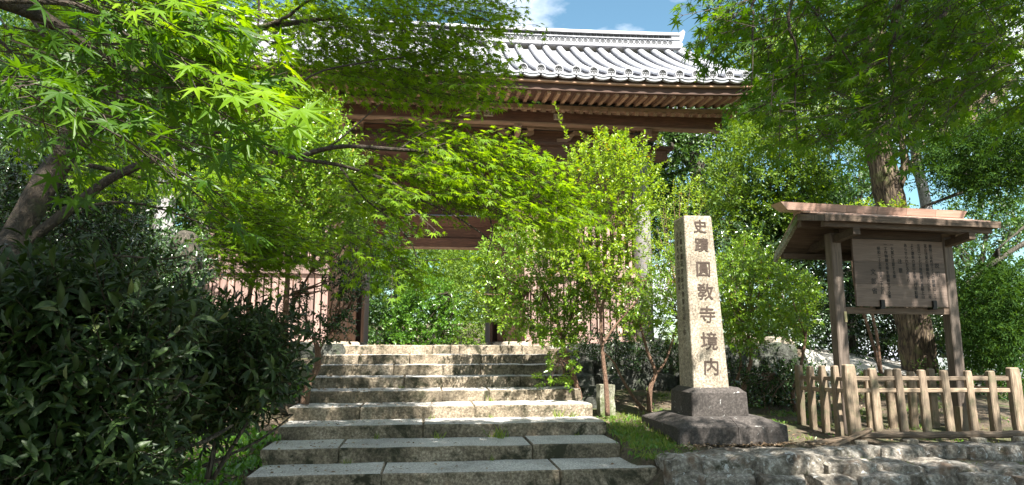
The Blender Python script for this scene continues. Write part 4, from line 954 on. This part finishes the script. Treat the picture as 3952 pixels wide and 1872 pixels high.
shrub('round_shrub','full bright green shrub immediately right of the monument shaft','shrub',
 [(2745,1020),(2830,940),(2900,910),(2990,1010),(3080,1060),(3140,1120),(3150,1220),(3080,1310),(2960,1290),(2880,1350),(2800,1330),(2770,1200)],1100,13,.20,.068,10.0,11.8,T_OV,M['lf_azalea'],
 [([(2860,1570),(2880,1450),(2900,1380),(2880,1250)],10.8,.05,.02),([(2830,1500),(2860,1400),(2830,1280)],10.9,.03,.012),([(3085,1620),(3060,1520),(3090,1420),(3110,1300)],10.6,.045,.02)],
 dirv=(0,-.4,.25),dj=.9,tr=.003)
shrub('camellia_bush','thin dark bush with bare twigs before the pale bank, right of the monument','bush',
 [(2790,1400),(2900,1430),(3050,1400),(3100,1500),(3050,1600),(2880,1560),(2810,1500)],130,14,.26,.07,10.2,11.6,T_OV,M['lf_camellia'],[([(2960,1620),(2950,1520),(2990,1440)],10.8,.02,.01),([(2960,1600),(3000,1500),(3060,1450)],10.8,.014,.006)],dj=.8)
# left: evergreen behind the maple and little camellia beside the steps
shrub('evergreen_tree','bright green evergreen with upright leafy tips against the left half of the gate','tree',
 [(880,600),(950,520),(1030,440),(1060,370),(1110,380),(1150,430),(1210,400),(1260,450),(1300,480),(1330,540),(1290,590),(1400,640),(1340,700),(1400,740),(1420,820),(1380,900),(1300,960),(1150,960),(1000,900),(860,800),(800,700)],1500,16,.34,.072,8.4,10.2,T_OV,M['lf_azalea'],
 [([(1120,1500),(1100,1300),(1110,1000),(1080,760)],9.6,.06,.02)],dirv=(.3,-.1,.7),dj=.45,tr=.003)
shrub('evergreen_tree','dark evergreen with tangled bare twigs between the pale trunk and gate slats','tree',
 [(800,760),(1000,820),(1260,880),(1390,900),(1400,1000),(1300,1060),(1150,1030),(1000,1040),(860,960)],300,14,.34,.075,9.8,11.2,T_OV,M['lf_camellia'],
 [([(1000,1400),(960,1200),(990,1050),(1080,950)],10.4,.05,.02),([(1060,1380),(1130,1180),(1200,1050)],10.3,.03,.015)],dj=.7)
shrub('camellia_tree','small dark camellia with crooked brown stem right beside the left end of the upper steps','tree',
 [(1090,1150),(1180,1100),(1250,1130),(1330,1020),(1400,1080),(1370,1180),(1350,1280),(1270,1330),(1180,1300),(1110,1260)],210,14,.22,.068,9.6,10.5,T_OV,M['lf_camellia'],
 [([(1175,1560),(1190,1480),(1225,1420),(1225,1350),(1205,1290)],10.0,.06,.03),([(1225,1370),(1250,1320),(1290,1270)],10.0,.022,.01),([(1205,1300),(1170,1200),(1130,1130)],10.0,.02,.01)],dj=.7,clump=.2)
shrub('evergreen_tree','mid green evergreen leaves above the gate doorway, left half','tree',
 [(1400,900),(1560,880),(1560,960),(1440,1000),(1380,1000)],50,14,.3,.065,9.2,10.2,T_OV,M['lf_green'],[],dj=.6)
# big dark laurel in the lower left foreground
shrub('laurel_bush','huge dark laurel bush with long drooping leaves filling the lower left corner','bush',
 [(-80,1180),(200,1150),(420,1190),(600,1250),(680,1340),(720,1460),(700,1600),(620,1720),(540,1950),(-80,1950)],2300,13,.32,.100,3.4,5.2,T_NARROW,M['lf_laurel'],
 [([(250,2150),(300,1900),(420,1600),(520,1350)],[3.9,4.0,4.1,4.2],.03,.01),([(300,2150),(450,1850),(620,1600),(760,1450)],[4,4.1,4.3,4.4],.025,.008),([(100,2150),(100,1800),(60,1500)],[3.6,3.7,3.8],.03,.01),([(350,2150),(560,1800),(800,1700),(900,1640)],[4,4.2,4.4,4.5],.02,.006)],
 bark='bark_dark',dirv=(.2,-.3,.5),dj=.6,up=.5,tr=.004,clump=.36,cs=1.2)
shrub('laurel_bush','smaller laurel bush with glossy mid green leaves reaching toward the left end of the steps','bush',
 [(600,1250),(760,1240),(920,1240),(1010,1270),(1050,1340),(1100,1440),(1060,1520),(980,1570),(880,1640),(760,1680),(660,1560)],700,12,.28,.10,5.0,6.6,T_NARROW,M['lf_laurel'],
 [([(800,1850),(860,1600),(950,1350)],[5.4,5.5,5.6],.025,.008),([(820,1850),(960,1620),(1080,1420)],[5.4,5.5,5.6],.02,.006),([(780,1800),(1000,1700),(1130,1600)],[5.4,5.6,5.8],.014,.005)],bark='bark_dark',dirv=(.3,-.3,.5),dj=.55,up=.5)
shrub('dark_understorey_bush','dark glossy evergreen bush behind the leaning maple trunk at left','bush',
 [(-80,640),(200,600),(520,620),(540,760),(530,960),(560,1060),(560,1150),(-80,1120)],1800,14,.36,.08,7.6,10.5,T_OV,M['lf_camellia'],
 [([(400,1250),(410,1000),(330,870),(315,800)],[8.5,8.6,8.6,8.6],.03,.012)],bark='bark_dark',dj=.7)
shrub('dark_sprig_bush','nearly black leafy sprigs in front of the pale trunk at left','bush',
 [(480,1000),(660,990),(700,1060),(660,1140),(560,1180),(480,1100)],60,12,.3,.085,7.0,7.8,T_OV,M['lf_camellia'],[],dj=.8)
# standing trunks at left
def trunk_thing(name,label,pts,Ys,r0,r1,bark,n=12,wob=.3):
    o=wthing(name,label,'tree trunk' if 'stump' not in name else 'stump'); mb=MB(); limb(mb,L_(pts,Ys),r0,r1,n,5,wob); link('trunk',mb.mesh('trunk',M[bark],True),o); return o
trunk_thing('pale_trunk','smooth pale grey tree trunk lit by the sun, left of the gate',[(600,1330),(612,1150),(620,1000),(632,850),(642,720),(650,500)],14.5,.30,.16,'bark_grey',14,.1)
trunk_thing('thin_trunk','thin brown trunk left of the pale grey trunk',[(560,1200),(548,1000),(535,850),(530,740),(520,500)],12.5,.09,.07,'bark_maple')
o=wthing('mossy_stump','thick dark mossy stump with rounded broken top beside the pale trunk','stump'); mb=MB(); limb(mb,L_([(735,1420),(728,1200),(722,1050),(722,930)],11.5),.27,.22,14,5,.3)
limb(mb,L_([(722,935),(724,905),(726,893)],11.5),.22,.08,14,3,.2); link('trunk',mb.mesh('trunk',M['bark_dark'],True),o)
# ---- forest trees
GF='trees of the wood around the gate'
def ftree(label,poly,n,Y0,Y1,mat,size,L=.8,K=14,stems=(),bark='bark_dark',clump=.2,cs=.45,dirv=(0,-.3,.3),name='forest_tree',droop=0,T=T_OV):
    return shrub(name,label,'tree',poly,int(n*2.6),K,L,size,Y0,Y1,T,M[mat],list(stems),bark,dirv,.7,GF,clump,cs,twigs=False,droop=droop)
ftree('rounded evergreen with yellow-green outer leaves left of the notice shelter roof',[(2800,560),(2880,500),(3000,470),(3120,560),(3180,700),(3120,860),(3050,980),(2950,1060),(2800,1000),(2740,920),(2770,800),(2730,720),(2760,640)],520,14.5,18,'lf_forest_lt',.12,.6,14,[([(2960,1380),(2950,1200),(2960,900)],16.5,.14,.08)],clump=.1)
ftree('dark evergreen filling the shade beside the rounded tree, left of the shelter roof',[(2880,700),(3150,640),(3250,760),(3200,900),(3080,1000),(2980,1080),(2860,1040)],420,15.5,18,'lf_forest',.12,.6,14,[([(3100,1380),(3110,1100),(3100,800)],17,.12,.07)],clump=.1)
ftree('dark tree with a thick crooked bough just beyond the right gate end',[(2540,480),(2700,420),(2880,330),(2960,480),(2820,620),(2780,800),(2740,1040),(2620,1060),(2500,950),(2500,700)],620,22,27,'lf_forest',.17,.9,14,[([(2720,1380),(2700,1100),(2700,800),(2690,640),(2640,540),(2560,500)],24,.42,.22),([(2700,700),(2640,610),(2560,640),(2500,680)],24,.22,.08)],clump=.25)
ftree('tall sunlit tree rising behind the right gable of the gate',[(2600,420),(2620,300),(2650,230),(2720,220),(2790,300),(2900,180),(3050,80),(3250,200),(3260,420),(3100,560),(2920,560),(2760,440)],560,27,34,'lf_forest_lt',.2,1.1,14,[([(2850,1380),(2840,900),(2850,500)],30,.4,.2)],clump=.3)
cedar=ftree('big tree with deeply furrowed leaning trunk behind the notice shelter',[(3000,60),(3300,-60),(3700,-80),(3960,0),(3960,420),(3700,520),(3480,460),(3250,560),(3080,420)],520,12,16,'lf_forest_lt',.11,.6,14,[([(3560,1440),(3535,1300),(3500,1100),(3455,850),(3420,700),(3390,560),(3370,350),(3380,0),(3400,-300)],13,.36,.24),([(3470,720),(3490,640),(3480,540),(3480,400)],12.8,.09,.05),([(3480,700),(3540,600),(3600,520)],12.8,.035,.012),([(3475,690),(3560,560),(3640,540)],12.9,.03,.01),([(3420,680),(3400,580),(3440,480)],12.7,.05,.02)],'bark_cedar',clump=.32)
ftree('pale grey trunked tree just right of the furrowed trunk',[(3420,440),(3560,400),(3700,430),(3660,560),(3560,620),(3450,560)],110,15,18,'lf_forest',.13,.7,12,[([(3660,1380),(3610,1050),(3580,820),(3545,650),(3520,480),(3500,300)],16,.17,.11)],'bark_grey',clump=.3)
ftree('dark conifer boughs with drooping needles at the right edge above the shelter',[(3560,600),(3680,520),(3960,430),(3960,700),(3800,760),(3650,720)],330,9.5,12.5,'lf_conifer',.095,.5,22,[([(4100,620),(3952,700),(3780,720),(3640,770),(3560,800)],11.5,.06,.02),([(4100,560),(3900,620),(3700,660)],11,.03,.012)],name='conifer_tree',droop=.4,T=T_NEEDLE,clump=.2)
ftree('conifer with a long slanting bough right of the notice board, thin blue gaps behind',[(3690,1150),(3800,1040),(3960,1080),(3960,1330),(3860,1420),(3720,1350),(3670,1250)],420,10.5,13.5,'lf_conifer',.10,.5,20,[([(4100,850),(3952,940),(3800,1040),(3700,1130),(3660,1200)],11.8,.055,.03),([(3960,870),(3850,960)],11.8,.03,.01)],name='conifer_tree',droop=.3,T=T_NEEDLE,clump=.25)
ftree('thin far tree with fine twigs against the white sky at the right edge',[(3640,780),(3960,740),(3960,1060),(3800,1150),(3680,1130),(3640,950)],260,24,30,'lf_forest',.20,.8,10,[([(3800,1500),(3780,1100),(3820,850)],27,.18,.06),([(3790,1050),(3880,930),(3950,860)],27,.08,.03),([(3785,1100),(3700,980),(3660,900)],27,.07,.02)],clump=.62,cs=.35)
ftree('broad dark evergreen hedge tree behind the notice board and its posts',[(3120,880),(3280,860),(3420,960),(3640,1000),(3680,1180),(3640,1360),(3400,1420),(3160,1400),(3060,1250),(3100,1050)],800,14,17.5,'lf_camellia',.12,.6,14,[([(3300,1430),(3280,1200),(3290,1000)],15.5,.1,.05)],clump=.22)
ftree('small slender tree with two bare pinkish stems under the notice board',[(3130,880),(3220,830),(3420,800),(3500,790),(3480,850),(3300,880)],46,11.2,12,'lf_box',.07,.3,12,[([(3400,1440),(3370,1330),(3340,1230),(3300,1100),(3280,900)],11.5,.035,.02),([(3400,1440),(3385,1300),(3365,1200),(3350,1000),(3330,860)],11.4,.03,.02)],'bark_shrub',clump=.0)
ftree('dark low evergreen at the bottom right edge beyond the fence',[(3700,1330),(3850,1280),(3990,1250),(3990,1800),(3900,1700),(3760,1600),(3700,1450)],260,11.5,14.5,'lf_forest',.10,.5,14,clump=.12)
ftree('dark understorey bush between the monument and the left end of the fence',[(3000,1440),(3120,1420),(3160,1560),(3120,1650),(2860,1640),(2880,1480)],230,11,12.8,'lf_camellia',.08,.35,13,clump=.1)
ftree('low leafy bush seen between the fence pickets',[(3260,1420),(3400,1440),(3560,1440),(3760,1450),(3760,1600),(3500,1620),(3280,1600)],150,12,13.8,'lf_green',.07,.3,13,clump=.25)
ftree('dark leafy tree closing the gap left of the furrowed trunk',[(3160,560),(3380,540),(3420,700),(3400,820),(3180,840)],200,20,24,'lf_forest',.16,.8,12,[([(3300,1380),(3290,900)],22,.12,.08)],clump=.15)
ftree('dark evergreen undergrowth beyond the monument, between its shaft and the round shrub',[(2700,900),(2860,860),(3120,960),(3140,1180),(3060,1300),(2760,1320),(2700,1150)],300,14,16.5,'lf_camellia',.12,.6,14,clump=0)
# left wood
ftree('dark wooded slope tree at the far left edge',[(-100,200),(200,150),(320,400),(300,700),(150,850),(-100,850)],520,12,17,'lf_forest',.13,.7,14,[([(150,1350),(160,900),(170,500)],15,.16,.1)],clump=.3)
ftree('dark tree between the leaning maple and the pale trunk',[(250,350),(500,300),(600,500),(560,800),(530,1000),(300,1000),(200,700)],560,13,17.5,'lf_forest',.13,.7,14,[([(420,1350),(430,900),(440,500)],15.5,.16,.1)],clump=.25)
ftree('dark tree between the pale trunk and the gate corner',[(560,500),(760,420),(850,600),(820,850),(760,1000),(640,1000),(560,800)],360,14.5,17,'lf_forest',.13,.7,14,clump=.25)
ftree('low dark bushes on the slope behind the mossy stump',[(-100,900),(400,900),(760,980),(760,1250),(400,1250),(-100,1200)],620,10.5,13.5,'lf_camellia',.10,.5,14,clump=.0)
ftree('tall tree behind the left gable of the gate',[(-100,-100),(500,-100),(400,120),(150,260),(-100,260)],260,24,30,'lf_forest',.2,1.1,14,clump=.3)
# through and beyond the gate
ftree('dark green bushy tree seen through the gate doorway, left half',[(1370,930),(1540,930),(1600,1050),(1590,1200),(1560,1345),(1370,1350)],430,32,35,'lf_forest',.17,.8,14,clump=-.3)
ftree('bright green maple seen through the middle of the gate doorway',[(1560,1100),(1650,1060),(1740,1130),(1760,1250),(1700,1345),(1520,1350),(1520,1240)],300,31,33,'lf_green',.15,.6,14,[([(1705,1350),(1715,1270),(1750,1200),(1740,1130)],31.5,.09,.05)],'bark_maple',clump=-.2)
ftree('light green tree seen through the right side of the gate doorway',[(1700,960),(1900,940),(1900,1350),(1740,1350),(1740,1200)],330,32,35,'lf_forest_lt',.14,.7,14,clump=-.1)
ftree('greyish far tree under the gate lintel',[(1520,930),(1800,920),(1780,1120),(1640,1100),(1520,1060)],280,38,44,'lf_forest_lt',.17,.9,14,clump=-.1)
ftree('deep green far wood seen behind the bushes through the doorway',[(1340,900),(1940,900),(1940,1360),(1340,1360)],560,43,50,'lf_forest',.34,1.3,16,clump=-.5)
# unseen trees added behind the viewer, crowns set along sun rays for dappled shade
def canopy(label,boxes,trunk):
    o=wthing('added_shade_tree',label,'tree'); Ps=[]
    for (x0,x1,y0,y1,n,thr,h0,h1) in boxes:
        x=RNG.uniform(x0,x1,n*2); y=RNG.uniform(y0,y1,n*2); z=.6*np.ones(n*2)
        q=np.array([mnoise.noise(Vector((a*.9,b*.9,3.3))) for a,b in zip(x,y)]); k=q+RNG.uniform(-.12,.12,n*2)>thr
        x,y,z=x[k][:n],y[k][:n],z[k][:n]; t=RNG.uniform(h0,h1,len(x)); S_=np.array(SUNV); Ps.append(np.stack([x,y,z],1)+S_*t[:,None])
    P=np.concatenate(Ps); D=jit((0,0,.1),len(P),.8); arr=shoots(P,D,.5,10,.13,up=.8); crown(o,arr,T_ROUND,M['lf_forest'])
    mb=MB()
    for pts,ra,rb in trunk: limb(mb,pts,ra,rb,9)
    link('trunk',mb.mesh('trunk',M['bark_dark'],True),o)
canopy('unseen broadleaf tree added behind the viewpoint to shade the laurel bush and steps',
 [(-8,-2.5,1.5,6.6,2300,-.40,8.2,11),(-2.5,-1.0,4.3,6.6,420,-.3,8.2,11),(-8,-3.6,6.6,10,900,-.3,8.2,11),(-20,-8,-6,13,2600,-.5,8,14),(-8,-2.5,-7,1.5,1700,-.5,8.2,12),(-1.9,-.2,9.1,12.8,420,-.15,8.2,11),(-1.9,3.1,6.9,9.0,2300,-.7,8.5,11),(.9,5.2,3.4,6.7,1150,-.30,8,10.5),(-3.6,-2.0,1.2,5.2,900,-.6,8,10),(5.7,7.3,9.7,10.25,80,-1,9,11)],[([(-6.5,-5,-.2),(-6.2,-4.6,4),(-5,-3,7.5),(-3,0,9)],.35,.1),([(-6.2,-4.6,4),(-4,-4,7),(-1,-1,8.4)],.2,.06)])
canopy('unseen broadleaf tree added behind the viewpoint for dappled shade on low wall and fence',
 [(9.5,20,-4,10,1800,-.3,8,14),(2.6,9.5,5.6,7.9,1300,-.22,8.5,11),(4.6,9.5,9.6,12.5,700,-.1,8.5,11),(4.6,9.5,8.0,9.4,70,.2,8.5,11),(2.4,7.2,10.6,12.0,120,.05,9.5,12)],[([(9,-4,-.2),(8.8,-3.4,4),(7.6,-1,7.5),(6,1,9)],.32,.1),([(8.8,-3.4,4),(5,-2,7.5),(3,0,8.6)],.16,.05)])
# ================================================================== GROUND COVER
T_BLADE=(np.array([(0,.045,0),(0,-.045,0),(.55,-.03,.02),(.55,.03,.02),(1,0,-.12)]),[(0,1,2,3),(3,2,4)])
def tufts(name,pts,n_each,size,mat='grass',spread=.05,T=T_BLADE,lean=.45):
    P=[];S=[]
    for (x,y,z,s) in pts:
        m=int(n_each*s); q=np.stack([RNG.normal(x,spread*s,m),RNG.normal(y,spread*s,m),np.full(m,z)],1); P.append(q); S.append(RNG.uniform(.5,1.2,m)*size*s)
    P=np.concatenate(P);S=np.concatenate(S); D=jit((0,0,1),len(P),lean); Nn=jit((0,-1,.2),len(P),.6)
    return stuff(link(name,leaves_mesh(name,P,D,Nn,S,T,M[mat])))
def scatter(x0,x1,y0,y1,n,thr=-.1,cs=1.6):
    out=[]
    while len(out)<n:
        x=random.uniform(x0,x1);y=random.uniform(y0,y1)
        if mnoise.noise(Vector((x*cs,y*cs,9)))+random.uniform(-.15,.15)>thr: out.append((x,y,gz(x,y)-.005,random.uniform(.6,1.3)))
    return out
g=scatter(2.5,3.3,7.6,9.9,230,-.3)+scatter(2.45,3.0,7.5,8.8,120,-.5)+[(x,wall_y(x)+random.uniform(.25,.45),wall_top(x)+.0,random.uniform(.5,1)) for x in np.random.default_rng(3).uniform(2.7,9,260) if mnoise.noise(Vector((x*2,1,1)))>-.15]+scatter(4.6,9,8.3,12.5,260,0.0)+scatter(3,9,9.5,12.6,160,0)
tufts('grass',g,12,.075,lean=.7)
tufts('ground_cover_weeds',[q for q in g[::2]],9,.05,'lf_green',.06,T_OV,.9)
g2=scatter(-3.6,-1.9,6.0,9.6,420,-.15)+scatter(-6,-1.9,5,12,300,.0)
tufts('ground_cover_weeds',g2,14,.075,'lf_green',.06,T_OV,.9)
tufts('step_weeds',[(x,STEP_Y[i]-.03,step_z(i+1)+.0,s) for (x,i,s) in [(.15,6,.8),(.95,6,1.1),(1.9,5,.9),(2.1,5,.8),(.1,5,.6),(-.6,6,.6),(1.0,4,.7),(-.4,3,.5),(.95,5,.5),(-.9,7,.5),(.8,7,.5),(1.05,6,.6),(2.0,6,.4)]],26,.15)
# dead leaves
def litter(name,pts,size):
    P=np.array([(x,y,z+.012) for x,y,z in pts]); n=len(P); D=jit((0,0,0.02),n,1.0); D[:,2]*=.25; Nn=jit((0,0,1),n,.3)
    return stuff(link(name,leaves_mesh(name,P,D,Nn,size*RNG.uniform(.5,1.3,n),T_OV,M['litter'])))
pts=[]
for i in range(9):
    for _ in range(42):
        x=-1.8+abs(random.gauss(0,1.3)); 
        if x<2.4: pts.append((x,STEP_Y[i]+random.uniform(.05,.55)+ .0,step_z(i)))
for _ in range(1500):
    x=random.uniform(-3.4,-1.85); y=random.uniform(6.5,10.5); pts.append((x,y,gz(x,y)))
for _ in range(1300):
    x=random.uniform(2.5,9); y=random.uniform(7.6,12); pts.append((x,y,gz(x,y)))
for _ in range(260):
    x=random.uniform(3.0,4.9); pts.append((x,random.uniform(7.7,8.0),.335))
for k_ in range(22,27):
    for _ in range(26):
        x=-8.28+k_*TP+TP/2+random.uniform(-.11,.11); t=random.uniform(.0,.05); y,z=roof_pt(t); pts.append((x,y,z-.03+upt(x)))
litter('fallen_leaves',pts,.055)
